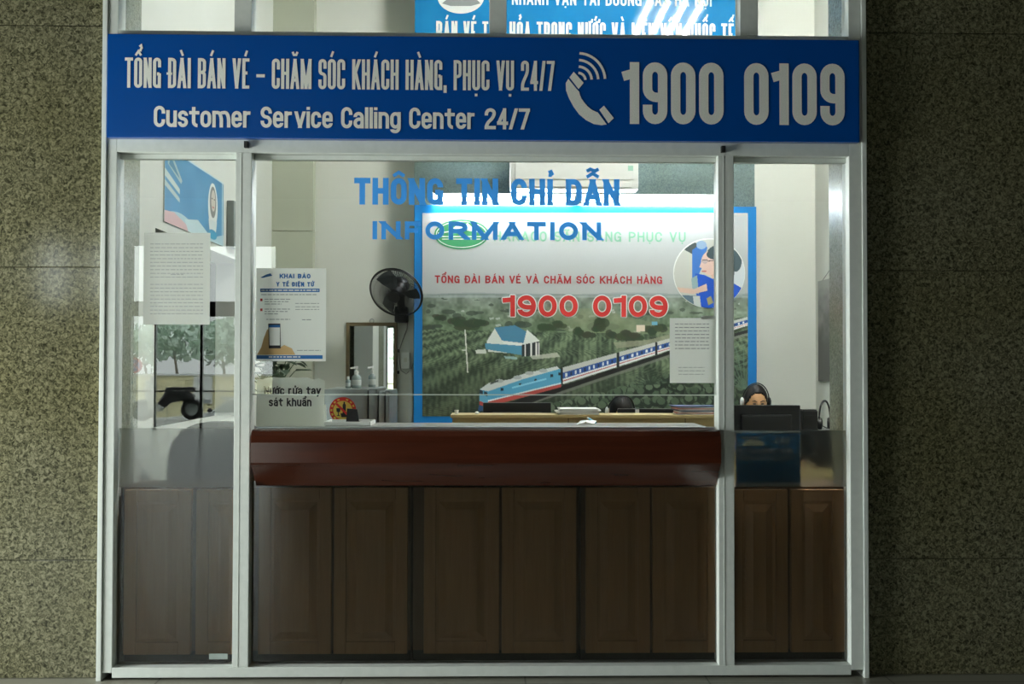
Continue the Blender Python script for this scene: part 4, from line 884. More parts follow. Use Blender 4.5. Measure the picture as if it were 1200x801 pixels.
# crumpled slip and pen on the worktop
def paper_pile(px0, px1, y0, yb, Yb, zb, n, lab, grp, name='paper_stack', fan=False):
    a, b = at(px0, yb, Yb).x, at(px1, yb, Yb).x; r = thing(name, ((a + b) / 2, Yb + .1, zb), lab, 'papers', grp); h = at(px0, y0, Yb).z - zb
    cols = [M_PAPER, mat('pink_folder', c3(206, 150, 140), .6, noise=(12, c3(196, 140, 130), .3)), M_PAPER, mat('navy_folder', c3(52, 66, 100), .6, noise=(12, c3(46, 58, 90), .3))]
    for i in range(n):
        z = zb + .001 + (h - .004) * i / n; d = random.uniform(-.02, .02); e = random.uniform(-.03, .03)
        MB().prism([(a + d, Yb + e * .3, z), (b + d, Yb - e * .3, z), (b + d + e, Yb + .21, z), (a + d + e, Yb + .21, z)], 0, (0, 0, (h - .004) / n * .8)).build('sheet' if i % 4 != 3 else 'folder', cols[(i + (0 if px0 > 700 else 1)) % 4 if i % 2 else 0], r)
    return r
mb = MB(); c = at(688, 497, .3)
pts = [(-.055, -.03, 0), (-.01, -.035, .012), (.03, -.02, .002), (.05, .01, .016), (.02, .035, .004), (-.03, .03, .014), (0, 0, .02)]
mb.add([(c.x + x, .3 + y, ZCT + .002 + z) for x, y, z in pts], [(0, 1, 6), (1, 2, 6), (2, 3, 6), (3, 4, 6), (4, 5, 6), (5, 0, 6)]); mb.add([(c.x + x, .3 + y, ZCT + .002) for x, y, z in pts[:6]], [(0, 1, 2, 3, 4, 5)])
tag(mb.build('paper_slip', M_WPLAST), 'crumpled white slip lying on the worktop near the pen', 'paper')
pn = thing('pen', (c.x + .06, .33, ZCT + .002), 'light blue pen leaning on the crumpled slip on the worktop', 'pen')
p0, p1 = at(698, 500, .33), at(691, 493.5, .33); p0.z = ZCT + .0065; p1.z = p0.z + .022; p1.x = p0.x - .035; p1.y = p0.y + .06
MB().tube([p0, p0.lerp(p1, .8)], .0052, 10).build('barrel', mat('light_blue_plastic', c3(120, 186, 214), .3, noise=(9, c3(112, 178, 206), .3)), pn, smooth=True); MB().tube([p0.lerp(p1, .8), p1], [.0052, .003], 10).build('cap', M_WPLAST, pn, smooth=True)
# ------------------------------------------------------------------ back wall: mirror, wall fan, switch box, cables
mx0, mx1 = at(404.5, 430, BY - .04).x, at(465, 430, BY - .04).x; mzt, mzb = at(434, 377.5, BY - .04).z, at(434, 507, BY - .04).z; fw = .027
mi = thing('wall_mirror', ((mx0 + mx1) / 2, BY - .024, mzb), 'upright mirror in a thin brown frame on the back wall above the bottles', 'mirror')
mb = MB()
for q_ in ((mx0, mx0 + fw, mzb, mzt), (mx1 - fw, mx1, mzb, mzt), (mx0 + fw, mx1 - fw, mzb, mzb + fw), (mx0 + fw, mx1 - fw, mzt - fw, mzt)): mb.box(q_[0], q_[1], BY - .03, BY - .001, q_[2], q_[3], .005)
mb.build('frame', M_OLIVE, mi); MB().box(mx0 + fw - .003, mx1 - fw + .003, BY - .018, BY - .012, mzb + fw - .003, mzt - fw + .003).build('mirror_glass', M_MIRROR, mi)
MB().box(mx0 + .01, mx1 - .01, BY - .011, BY - .002, mzb + .01, mzt - .01).build('backing', M_CARD, mi)
mi.rotation_euler = (0, 0, math.radians(-4.5))
MB().tube([((mx0 + mx1) / 2 + .016 * math.cos(t * .5236), BY - .01, mzt + .012 + .016 * math.sin(t * .5236)) for t in range(13)], .003, 6).build('hanging_ring', M_STEEL, mi)
fc = at(464.3, 342.5, BY - .36); nrm = Vector((-.22, -.80, -.56)).normalized()
fu = Vector((1, 0, -.22)); fu = (fu - nrm * fu.dot(nrm)).normalized(); fv = nrm.cross(fu)
FM = Matrix((fu, fv, nrm)).transposed()
fan = thing('wall_fan', at(470, 372, BY - .02), 'black wall fan tilted downwards beside the billboard', 'fan')
R_ = .2
def ring(r, z, th): return [fc + fu * r * math.cos(2 * math.pi * k / 36) + fv * r * math.sin(2 * math.pi * k / 36) + nrm * z for k in range(37)]
cg = MB(); cg.tube(ring(R_, 0, 0), .006, 8); cg.tube(ring(R_ - .004, .012, 0), .004, 6)
cg.build('guard_ring', M_BLACK, fan, smooth=True)
gf = MB(); gbk = MB()
for k in range(84):
    a = 2 * math.pi * k / 84; d = fu * math.cos(a) + fv * math.sin(a); e = fu * math.cos(a + .25) + fv * math.sin(a + .25)
    gf.tube([fc + e * .04 + nrm * .062, fc + (d + e).normalized() * .11 + nrm * .054, fc + d * .17 + nrm * .034, fc + d * R_ + nrm * .004], .0016, 4)
    gbk.tube([fc + d * .05 - nrm * .06, fc + d * .16 - nrm * .045, fc + d * R_ - nrm * .004], .0016, 4)
gf.tube(ring(.11, .056, 0), .0012, 4); gf.tube(ring(.16, .04, 0), .0012, 4)
gf.build('front_grille', M_BLACK, fan); gbk.build('rear_grille', M_BLACK, fan)
MB().lathe([(.045, .058), (.045, .066), (.02, .068)], fc, 20, FM).build('badge', M_BLACK, fan, smooth=True)
M_BLADE = mat('smoked_blade_plastic', c3(62, 70, 72), .3, noise=(10, c3(54, 62, 64), .3))
for k in range(3):
    mb = MB(); a0 = k * 2 * math.pi / 3; rows = []
    for i in range(7):
        r = .035 + (R_ - .025 - .035) * i / 6; wdt = .35 + .55 * math.sin(math.pi * min(1, i / 6 + .15) * .8); rows.append([(r, a0 + wdt * (j / 6 - .5) + .25 * i / 6, (j / 6 - .5) * .05) for j in range(7)])
    vs = [fc + fu * r * math.cos(t) + fv * r * math.sin(t) + nrm * z for row_ in rows for r, t, z in row_]
    mb.add(vs, [(i * 7 + j, i * 7 + j + 1, i * 7 + j + 8, i * 7 + j + 7) for i in range(6) for j in range(6)])
    vs2 = [v_ - nrm * .003 for v_ in vs]; mb.add(vs2, [(i * 7 + j, i * 7 + j + 7, i * 7 + j + 8, i * 7 + j + 1) for i in range(6) for j in range(6)])
    mb.build('blade', M_BLADE, fan, smooth=True)
MB().lathe([(.03, .03), (.04, .02), (.04, -.03), (.062, -.055), (.066, -.12), (.05, -.15), (.02, -.155)], fc, 20, FM).build('motor', M_BLACK, fan, smooth=True)
br_ = at(470.5, 370, BY - .06); mc = fc - nrm * .1
MB().tube([mc, mc.lerp(br_, .55) + Vector((0, .02, .0)), br_ + Vector((0, 0, .02))], [.032, .028, .03], 12).build('arm', M_BLACK, fan, smooth=True)
MB().box(br_.x - .05, br_.x + .05, BY - .1, BY - .001, br_.z - .05, br_.z + .07, .012).build('bracket', M_BLACK, fan, smooth=True)
bw = lambda x, y, d=.012: at(x, y, BY - d)
cd = MB().tube([bw(478, 372), bw(477, 385), bw(472, 398), bw(468, 410), bw(468, 422), bw(470, 434), bw(476, 438), bw(482, 432), bw(485, 424)], .0035, 6)
tag(cd.build('fan_cable', mat('pale_grey_cable', c3(150, 152, 146), .5, noise=(20, c3(140, 142, 136), .3))), 'thin grey cable looping from the wall fan around the white switch box', 'cable')
sb = thing('switch_box', bw(475, 432), 'white switch box on the back wall below the fan', 'switch box')
a, b = at(470.3, 420, BY - .045).x, at(480, 420, BY - .045).x; z0, z1 = at(475, 432, BY - .045).z, at(475, 412.8, BY - .045).z
MB().box(a, b, BY - .045, BY - .0005, z0, z1, .006).build('casing', M_WPLAST, sb); MB().box(a + .02, b - .02, BY - .052, BY - .044, (z0 + z1) / 2 - .012, (z0 + z1) / 2 + .022, .003).build('rocker', mat('ivory_plastic', c3(210, 212, 200), .4), sb)
td = MB().box(at(479.3, 460, BY).x, at(483.2, 460, BY).x, BY - .018, BY - .0005, .2, z0 - .001, .002); tag(td.build('cable_duct', M_WPLAST), 'narrow white cable duct running down from the switch box beside the billboard', 'cable duct')
for i, (x, y) in enumerate(((467.5, 411), (466.8, 436))):
    hk = thing('wall_hook', bw(x, y), ('small dark hook on the back wall, left of the switch box' if i == 0 else 'small dark hook on the back wall, below left of the switch box'), 'hook')
    c = bw(x, y, 0); MB().box(c.x - .008, c.x + .008, BY - .006, BY - .0005, c.z - .012, c.z + .012, .002).build('plate', M_BLACK, hk); MB().tube([(c.x, BY - .006, c.z + .004), (c.x, BY - .024, c.z - .004), (c.x, BY - .03, c.z + .006)], .003, 6).build('prong', M_BLACK, hk)
# ------------------------------------------------------------------ desk inside, monitors, papers
DY = 1.55; DX0, DX1 = at(530, 490, DY).x, at(852, 490, DY).x; DZ = at(690, 485.7, DY).z; DS = .74
dk_ = thing('desk', ((DX0 + DX1) / 2, DY + .35, 0), 'tan reception desk with a raised front panel behind the counter', 'desk')
MB().box(DX0, DX1, DY, DY + .02, .02, DZ - .021, .002).build('front_panel', M_TAN, dk_)
for x in (at(666, 490, DY).x, at(803, 490, DY).x): MB().box(x - .003, x + .003, DY - .002, DY + .001, .02, DZ - .021).build('panel_joint', M_OLIVE, dk_)
MB().box(DX0 - .01, DX1 + .01, DY - .02, DY + .22, DZ - .02, DZ, .003).build('transaction_shelf', M_TAN, dk_)
MB().box(DX0, DX1, DY + .021, DY + .75, DS - .03, DS, .003).build('desktop', M_TAN, dk_)
for x in (DX0 + .012, DX1 - .012): MB().box(x - .012, x + .012, DY + .022, DY + .72, 0, DS - .031).build('side_panel', M_TAN, dk_)
rd0, rd1 = DX1 + .03, at(986, 500, 2.2).x
rd = thing('desk', ((rd0 + rd1) / 2, 2.15, 0), 'low side desk behind the rightmost pane, under the headset and the black monitor', 'desk')
MB().box(rd0, rd1, 1.7, 2.34, DS - .03, DS, .003).build('desktop', M_TAN, rd)
for x in (rd0 + .015, rd1 - .015): MB().box(x - .014, x + .014, 1.73, 2.32, 0, DS - .031).build('side_panel', M_TAN, rd)
MB().box(rd0 + .03, rd1 - .03, 1.74, 1.76, .25, DS - .031).build('modesty_panel', M_TAN, rd)
def monitor(x0, x1, ytop, ybot, Ym, zb, lab, grp='monitors seen from behind'):
    a, b = at(x0, ytop, Ym).x, at(x1, ytop, Ym).x; zt_ = at((x0 + x1) / 2, ytop, Ym).z; h = max((b - a) * .56, zt_ - zb - .05 if zt_ - zb < .4 else 0); z0 = zt_ - min(h, zt_ - zb - .03); c = (a + b) / 2
    r = thing('monitor', (c, Ym, zb), lab, 'monitor', grp)
    MB().box(a, b, Ym, Ym + .03, z0, zt_, .008).build('casing', M_BLACK, r); MB().box(a + .06, b - .06, Ym - .025, Ym + .001, z0 + .05, zt_ - .06, .012).build('rear_housing', M_BLACK, r)
    MB().box(a + .012, b - .012, Ym + .0295, Ym + .032, z0 + .015, zt_ - .012).build('screen', mat('dark_screen', c3(20, 24, 30), .15, noise=(3, c3(16, 20, 26), .3)), r)
    MB().box(c - .03, c + .03, Ym - .035, Ym - .012, zb + .012, z0 + .1, .004).build('stand', M_BLACK, r); MB().box(c - .11, c + .11, Ym - .08, Ym + .1, zb + .001, zb + .014, .004).build('foot', M_BLACK, r)
    return r
monitor(566, 646, 471.5, 486, 1.92, DS, 'black monitor back on the desk under the picture of the locomotive')
monitor(724, 795, 478.5, 486, 1.92, DS, 'black monitor back on the desk in front of the bowed person')
monitor(857, 938, 474.5, 504, 1.9, DS, 'black monitor back in front of the woman with a headset')
MB_ = MB(); pxbox(MB_, 744.5, 479.5, 749, 483.5, 1.892, 1.8945); tag(MB_.build('sticker', M_WPLAST), 'tiny white sticker on the back of the monitor before the bowed person', 'sticker')
paper_pile(656, 702, 478, 485.5, DY - .01, DZ, 7, 'stack of white and pink papers on the desk shelf left of the bowed person', 'paper stacks on the desk shelf')
paper_pile(795, 846, 475, 485.5, DY - .01, DZ, 8, 'stack of white and navy papers on the desk shelf at its right end', 'paper stacks on the desk shelf')
for x, lab in ((535, 'small white cup at the left end of the desk shelf'), (559, 'small white lump of paper on the desk shelf beside the left monitor')):
    c = at(x, 485, DY + .05); r = .011 if x == 535 else .006
    if x == 535:
        k = thing('cup', (c.x, c.y, DZ), lab, 'cup'); MB().lathe([(.009, .0005), (.011, .002), (.013, .026), (.011, .026), (.009, .004)], (c.x, c.y, DZ), 14).build('body', M_WPLAST, k, smooth=True)
    else: tag(MB().ball((c.x, c.y, DZ + .009), (.014, .01, .008), 10).build('paper_lump', M_PAPER), lab, 'paper')
# drawer unit with carton and headset on the low side desk
a, b = at(942, 500, 2.1).x, at(985, 500, 2.1).x; zd = at(960, 503, 2.1).z
du = thing('drawer_unit', ((a + b) / 2, 2.2, DS), 'grey desktop drawer unit under the carton and the hanging headset', 'drawer unit')
MB().box(a, b, 2.06, 2.3, DS + .001, zd, .004).build('body', mat('mid_grey_enamel', c3(120, 124, 122), .45, noise=(10, c3(112, 116, 114), .3)), du)
for i in range(3): MB().box(a + .012, b - .012, 2.3, 2.312, DS + .02 + i * (zd - DS - .02) / 3, DS + .01 + (i + 1) * (zd - DS - .02) / 3, .003).build('drawer', mat('pale_grey_enamel', c3(168, 172, 166), .5), du)
bx0, bx1 = at(938.5, 497, 2.12).x, at(954.5, 497, 2.12).x; zc = at(946, 491.5, 2.12).z
cb = thing('carton', ((bx0 + bx1) / 2, 2.16, zd), 'small brown cardboard carton next to the black monitor', 'box')
MB().box(bx0, bx1, 2.12, 2.22, zd + .001, zc).build('body', M_CARD, cb)
MB().prism([(bx0, 2.12, zc), (bx1, 2.12, zc), (bx1, 2.085, zc - .02), (bx0, 2.085, zc - .02)], 0, (0, 0, .003)).build('flap', M_CARD, cb)
MB().prism([(bx0 + .01, 2.15, zc - .02), (bx1 - .01, 2.15, zc - .02), (bx1 - .015, 2.155, zc + .014), (bx0 + .02, 2.155, zc + .018)], 0, (0, .03, 0)).build('papers_inside', M_PAPER, cb)
a, b = at(939, 485, 1.98).x, at(957, 485, 1.98).x; zt_ = at(948, 480.5, 1.98).z
pr = thing('printer', ((a + b) / 2, 1.98, DS), 'black desk device standing behind the cardboard carton', 'printer')
MB().box(a - .005, b, 1.95, 2.03, DS + .001, zt_, .012).build('casing', M_BLACK, pr); MB().box(a + .01, b - .01, 1.942, 1.95, zt_ - .05, zt_ - .03).build('paper_slot', M_DARK, pr); MB().box(a + .005, b - .005, 1.96, 2.02, zt_, zt_ + .006, .002).build('lid', M_BLACK, pr)
hc = at(967, 501, 2.15); hs = thing('headset', (hc.x, 2.16, zd), 'black headset with tall band standing beside the carton at the right', 'headset')
hw, hh = .5 * (at(977, 490, 2.15).x - at(957, 490, 2.15).x), at(967, 468.5, 2.15).z - zd
MB().tube([(hc.x + hw * .85 * math.cos(math.radians(t)) * (1 if True else 0), 2.16 + .03 * math.cos(math.radians(t)), zd + .035 + (hh - .04) * max(0, math.sin(math.radians(t))) ** .8) for t in range(0, 181, 12)], .0065, 8).build('headband', M_BLACK, hs, smooth=True)
for s in (-1, 1): MB().lathe([(.01, -.014), (.036, -.012), (.04, 0), (.036, .012), (.02, .016)], (hc.x + s * hw * .72, 2.16 + s * .03, zd + .037), 18, Matrix.Rotation(math.radians(90), 3, 'Y') @ Matrix.Rotation(.4, 3, 'X')).build('earcup', M_BLACKF, hs, smooth=True)
MB().tube([(hc.x - hw * .7, 2.13, zd + .03), (hc.x - hw * .2, 2.09, zd + .012), (hc.x + hw * .4, 2.08, zd + .012)], [.003, .003, .006], 6).build('microphone', M_BLACK, hs, smooth=True)
# hanging dark picture on the right wall
pY0, pY1 = 2.62, 3.12; pz0, pz1 = at(960, 447, 2.85).z, at(960, 326, 2.85).z
dp = thing('wall_picture', (XRW - .01, 2.87, pz0), 'dark grey unframed picture hanging on the right side wall', 'picture')
MB().box(XRW - .006, XRW - .001, pY0, pY1, pz0, pz1).build('sheet', M_PAPER, dp)
cv = Canvas(0, 0, 40, 90, 4, (150, 152, 148)); t_ = np.clip((cv.Y - 14) / 50 + (cv.noise(12) - .5) * .6 + (cv.noise(4) - .5) * .3, 0, 1)[..., None]; cv.a = cv.a * (1 - t_) + np.array((34, 36, 36)) * t_; cv.ell(9, 40, 5, 16, (120, 122, 120), .5)
cv.mesh('print', lambda x, y: Vector((XRW - .0075, pY0 + (pY1 - pY0) * x / 40, pz1 + (pz0 - pz1) * y / 90)), M_PRINT, dp)
MB().tube([(XRW - .004, pY0 + .1, pz1), (XRW - .004, 2.87, pz1 + .06), (XRW - .004, pY1 - .1, pz1)], .002, 5).build('cord', M_BLACK, dp)
# blue notice standing behind the film of the right pane
bn = thing('notice_board', (at(898, 565, .10).x, .12, at(575, 570, CY).z), 'dark blue information plate standing behind the frosted right pane', 'sign')
a, b = at(862, 535, .1).x, at(937, 535, .1).x; z1 = at(898, 505.5, .1).z; z0 = at(575, 570, CY).z + .002
MB().box(a, b, .1, .106, z0, z1, .002).build('plate', mat('plate_blue', c3(24, 104, 150), .4, noise=(6, c3(20, 96, 142), .3)), bn)
MB().box(a, b, .094, .112, z0 - .001, z0 + .012, .002).build('ledge', M_ALU, bn); MB().prism([((a + b) / 2 - .03, .106, z0), ((a + b) / 2 + .03, .106, z0), ((a + b) / 2, .106, z1 - .05)], 0, (0, .05, 0)).build('prop', M_WPLAST, bn)
MB().box(b - .004, b + .001, .098, .107, z0, z1).box(a, b, .098, .107, z1 - .003, z1 + .001).build('edge_strip', M_ALU, bn)
mb = MB(); lines(mb, [(868, 893, 511, 2.5), (907, 924, 512, 7), (864, 929, 525, 6), (864, 929, 533.5, 5)], .0985); mb.build('print', M_GREYINK, bn)
mb = MB(); pxpoly(mb, [(869, 519), (878, 514), (886, 515), (894, 518), (894, 522), (869, 522)], .0985); mb.build('emblem', mat('cream_ink', c3(200, 196, 170), .6), bn)
# ------------------------------------------------------------------ chairs
def office_chair(x, y, rot, lab, hb=1.115):
    r = thing('office_chair', (x, y, 0), lab, 'chair', 'black office chairs'); M = Matrix.Translation((x, y, 0)) @ Matrix.Rotation(rot, 4, 'Z')
    def B(mb, nm, m, sm=True):
        mb.v = [M @ v for v in mb.v]; return mb.build(nm, m, r, smooth=sm)
    B(MB().box(-.25, .25, -.24, .25, .44, .52, .035), 'seat', M_BLACKF)
    bm = bmesh.new(); bmesh.ops.create_cube(bm, size=1); bmesh.ops.subdivide_edges(bm, edges=bm.edges[:], cuts=5, use_grid_fill=True)
    for v in bm.verts:
        x_, y_, z_ = v.co; k = 1 - .35 * max(0, z_ * 2) ** 4; v.co = ((x_ * .5) * k, .25 + y_ * .08 + .10 * (z_ + .5) ** 1.2 - .09 * (x_ * 2) ** 2 * .5, .6 + (z_ + .5) * (hb - .6) - .03 * (abs(x_) * 2) ** 3 * (z_ > 0))
    b = MB().bm(bm); B(b, 'backrest', M_BLACKF)
    for s in (-1, 1): B(MB().tube([(s * .27, .2, .5), (s * .3, .2, .62), (s * .3, .1, .69), (s * .3, -.16, .69), (s * .29, -.2, .66)], [.014, .018, .024, .026, .016], 10), 'armrest', M_BLACK)
    B(MB().tube([(0, .22, .46), (0, .34, .5), (0, .35, .72)], .02, 8), 'back_stem', M_BLACK); B(MB().tube([(0, 0, .09), (0, 0, .25), (0, 0, .44)], [.03, .028, .022], 14), 'gas_post', M_STEEL)
    for k in range(5):
        a = 2 * math.pi * k / 5 + .3; d = Vector((math.cos(a), math.sin(a), 0)); leg = B(MB().tube([Vector((0, 0, .1)), d * .28 + Vector((0, 0, .075))], [.024, .016], 8), 'leg', M_BLACK)
        p = d * .28; q_ = Matrix.Rotation(a, 3, 'Z') @ Matrix.Rotation(math.radians(90), 3, 'Y')
        B2 = MB().lathe([(.01, -.02), (.027, -.018), (.03, 0), (.027, .018), (.01, .02)], p + Vector((0, 0, .0305)), 14, Matrix.Rotation(a, 3, 'Z') @ Matrix.Rotation(math.radians(90), 3, 'X')); B2.v = [M @ v for v in B2.v]; B2.build('caster', M_BLACK, leg, smooth=True)
    return r
c_ = at(261, 500, .46); office_chair(c_.x, .76, math.radians(180), 'black office chair turned away behind the leftmost pane, half behind the frosted film', at(261, 493, .46).z)
# ------------------------------------------------------------------ people
def skin_mesh(nodes, edges, root):
    bm = bmesh.new(); lay = bm.verts.layers.skin.verify(); vs = []
    for i, (p, r) in enumerate(nodes):
        v = bm.verts.new(p); v[lay].radius = (r, r) if not isinstance(r, tuple) else r; v[lay].use_root = (i == root); vs.append(v)
    for a, b in edges: bm.edges.new((vs[a], vs[b]))
    me = bpy.data.meshes.new('tmp'); bm.to_mesh(me); bm.free(); o = bpy.data.objects.new('tmp', me); COL.objects.link(o)
    m = o.modifiers.new('s', 'SKIN'); m.use_smooth_shade = True; u = o.modifiers.new('u', 'SUBSURF'); u.levels = 1; u.render_levels = 1
    out = bpy.data.meshes.new_from_object(o.evaluated_get(bpy.context.evaluated_depsgraph_get())); bpy.data.objects.remove(o); bpy.data.meshes.remove(me); return out
def merge_remesh(meshes, vox):
    bm = bmesh.new()
    for m in meshes: bm.from_mesh(m)
    me = bpy.data.meshes.new('tmp'); bm.to_mesh(me); bm.free(); o = bpy.data.objects.new('tmp', me); COL.objects.link(o)
    r = o.modifiers.new('r', 'REMESH'); r.mode = 'VOXEL'; r.voxel_size = vox; s = o.modifiers.new('sm', 'SMOOTH'); s.iterations = 3; s.factor = .4
    out = bpy.data.meshes.new_from_object(o.evaluated_get(bpy.context.evaluated_depsgraph_get())); bpy.data.objects.remove(o); bpy.data.meshes.remove(me)
    out.polygons.foreach_set('use_smooth', [True] * len(out.polygons)); return out
def head_mesh(M):
    bm = bmesh.new(); bmesh.ops.create_uvsphere(bm, u_segments=40, v_segments=30, radius=1)
    for v in bm.verts:
        x, y, z = v.co; jaw = max(0, -z); f = max(0, -y)
        X_ = x * (.074 - .020 * jaw ** 1.5); Y_ = y * .092; Z_ = z * .112
        if y < 0: Y_ = Y_ * (1 - .10 * abs(z)) - .006 * jaw
        g = lambda cx, cz, s: math.exp(-(((x - cx) / s) ** 2 + ((z - cz) / s) ** 2)) * (1 if y < 0 else 0)
        Y_ += -.017 * math.exp(-((x / .16) ** 2 + ((z + .22) / .22) ** 2)) * (y < 0) - .006 * math.exp(-((x / .12) ** 2 + ((z - .0) / .25) ** 2)) * (y < 0)
        Y_ += .009 * (g(.36, .03, .2) + g(-.36, .03, .2)) - .005 * (g(.3, .22, .22) + g(-.3, .22, .22)) - .006 * math.exp(-((x / .3) ** 2 + ((z + .52) / .1) ** 2)) * (y < 0) - .005 * math.exp(-((x / .3) ** 2 + ((z + .86) / .15) ** 2)) * (y < 0)
        v.co = M @ Vector((X_, Y_, Z_))
    for s in (-1, 1):
        e = bmesh.ops.create_uvsphere(bm, u_segments=12, v_segments=8, radius=1)
        for v in e['verts']: v.co = M @ Vector((s * .076 + v.co.x * .010, .012 + v.co.y * .018, -.004 + v.co.z * .030))
    me = bpy.data.meshes.new('h'); bm.to_mesh(me); bm.free(); return me
def person(x, y, top, pitch, yaw, lab, hair_style, chair_lab, shirt_m):
    """seated person facing the glass (-Y); top = height of the crown, pitch = how far the head bows"""
    office_chair(x, y, 0, chair_lab, .98)
    r = thing('person', (x, y, .52), lab, 'person')
    lean = .10 + .25 * max(0, pitch - .3); hz_ = top - .118 * math.cos(pitch * .6)
    O = Vector((x, y, 0)); sh = hz_ - .235
    P = lambda a, b, c: O + Vector((a, b, c))
    ny = -lean; nodes = []; edges = []
    def nd(p, rad, par=None):
        nodes.append((p, rad)); i = len(nodes) - 1
        if par is not None: edges.append((par, i))
        return i
    pel = nd(P(0, .08, .60), (.15, .115)); wa = nd(P(0, .07 + ny * .3, .60 + (sh - .6) * .45), (.125, .095), pel); ch = nd(P(0, .05 + ny * .75, sh - .10), (.145, .105), wa); nk0 = nd(P(0, .05 + ny, sh + .03), (.07, .065), ch); nk = nd(P(0, .035 + ny, sh + .10), .05, nk0); hd = nd(P(0, .02 + ny - .03 * pitch, hz_ - .03), .052, nk)
    arms = []
    for s in (-1, 1):
        a0 = nd(P(s * .165, .05 + ny * .9, sh - .02), .058, ch); a1 = nd(P(s * .205, .0 + ny, .5 * (sh + .83) - .02), .046, a0); a2 = nd(P(s * .205, -.09 + ny, .84), .04, a1); a3 = nd(P(s * .17, -.23 + ny * .6, .80), .033, a2); a4 = nd(P(s * .13, -.30 + ny * .5, .775), .025, a3)
        h0 = nd(P(s * .115, -.345 + ny * .5, .768), (.034, .016), a4)
        for k, (dx, L_) in enumerate(((-.026, .062), (-.009, .072), (.009, .068), (.026, .054))):
            b0 = nd(P(s * (.112 + dx), -.382 + ny * .5, .768), .0095, h0); b1 = nd(P(s * (.110 + dx * 1.15), -.382 - L_ * .55 + ny * .5, .772), .0085, b0); nd(P(s * (.108 + dx * 1.15), -.382 - L_ + ny * .5, .756), .0075, b1)
        t0 = nd(P(s * .085, -.34 + ny * .5, .766), .011, h0); nd(P(s * .066, -.38 + ny * .5, .758), .009, t0)
        l0 = nd(P(s * .10, .0, .595), .088, pel); l1 = nd(P(s * .12, -.33, .585), .066, l0); l2 = nd(P(s * .125, -.38, .54), .056, l1); l3 = nd(P(s * .13, -.34, .3), .05, l2); l4 = nd(P(s * .13, -.30, .095), .036, l3); l5 = nd(P(s * .135, -.40, .045), (.04, .034), l4); nd(P(s * .14, -.48, .036), (.036, .026), l5)
    body = skin_mesh(nodes, edges, pel)
    hM = Matrix.Translation(P(0, .0 + ny - .045 * pitch, hz_)) @ Matrix.Rotation(yaw, 4, 'Z') @ Matrix.Rotation(pitch, 4, 'X')
    me = merge_remesh([body, head_mesh(hM)], .0075)
    off = r.location; me.transform(Matrix.Translation(-off)); me.materials.append(M_SKIN); me.name = 'body'
    bo = link('body', me, off, r)
    def grown(idx, g, nm, m, root=0):
        mp = {i: k for k, i in enumerate(idx)}; n2 = [(nodes[i][0], tuple(v + g for v in nodes[i][1]) if isinstance(nodes[i][1], tuple) else nodes[i][1] + g) for i in idx]; e2 = [(mp[a], mp[b]) for a, b in edges if a in mp and b in mp]
        q_ = skin_mesh(n2, e2, root); q_.transform(Matrix.Translation(-off)); q_.materials.append(m); q_.polygons.foreach_set('use_smooth', [True] * len(q_.polygons)); return link(nm, q_, off, r)
    per = (len(nodes) - 6) // 2; arm = [6 + s * per + k for s in (0, 1) for k in range(4)]; leg = [6 + s * per + k for s in (0, 1) for k in range(per - 7, per - 2)]; foot = [6 + s * per + k for s in (0, 1) for k in range(per - 2, per)]
    grown([0, 1, 2, 3] + arm, .012, 'shirt', shirt_m); grown([0] + leg, .013, 'trousers', M_PANTS)
    for s in (0, 1):
        f = [6 + s * per + k for k in range(per - 3, per)]; grown(f, .010, 'shoe', M_BLACK)
    # hair cap: shell over the crown with a parting, longer at the back
    bm = bmesh.new(); bmesh.ops.create_uvsphere(bm, u_segments=40, v_segments=30, radius=1); kill = []
    for v in bm.verts:
        x_, y_, z_ = v.co; line_ = .66 - .55 * max(0, abs(x_) - .12) - .9 * max(0, abs(x_) - .6) if y_ < -.25 else (-.62 if y_ > .1 else -.30)
        if z_ < line_: kill.append(v)
    bmesh.ops.delete(bm, geom=kill, context='VERTS')
    for v in bm.verts:
        x_, y_, z_ = v.co; w = 1 + .01 * math.sin(x_ * 40); v.co = hM @ Vector((x_ * .082 * w, y_ * .105 * w + .006, z_ * .121 * w))
    bmesh.ops.solidify(bm, geom=bm.faces[:], thickness=.012)
    MB().bm(bm).build('hair', M_HAIR, r, smooth=True)
    if hair_style == 'bun': MB().ball(hM @ Vector((0, .115, -.02)), .045, 16).build('hair_bun', M_HAIR, r, smooth=True)
    for s in (-1, 1):
        MB().ball(hM @ Vector((s * .027, -.0835, .004)), (.013, .006, .0048), 12, hM.to_3x3()).build('eye', M_INK, r, smooth=True)
        MB().tube([hM @ Vector((s * .011, -.0945, .020)), hM @ Vector((s * .027, -.0925, .027)), hM @ Vector((s * .045, -.082, .021))], [.003, .0036, .002], 6).build('eyebrow', M_HAIR, r, smooth=True)
    MB().ball(hM @ Vector((0, -.087, -.058)), (.022, .008, .007), 12, hM.to_3x3()).build('lips', mat('lip_red', c3(176, 92, 84), .4), r, smooth=True)
    # headset
    hb_ = MB().tube([hM @ Vector((.093 * math.cos(math.radians(t)), .012, .131 * math.sin(math.radians(t)) - .002)) for t in range(0, 181, 10)], .0042, 8).build('headset_band', M_BLACK, r, smooth=True)
    for s in (-1, 1): MB().ball(hM @ Vector((s * .094, .012, -.006)), (.014, .03, .034), 14, hM.to_3x3()).build('earphone', M_BLACK if (s > 0) else M_WPLAST, hb_, smooth=True)
    MB().tube([hM @ Vector((-.098, .0, -.02)), hM @ Vector((-.09, -.06, -.055)), hM @ Vector((-.045, -.112, -.07))], [.003, .0025, .005], 6).build('microphone', M_BLACK, hb_, smooth=True)
    return r
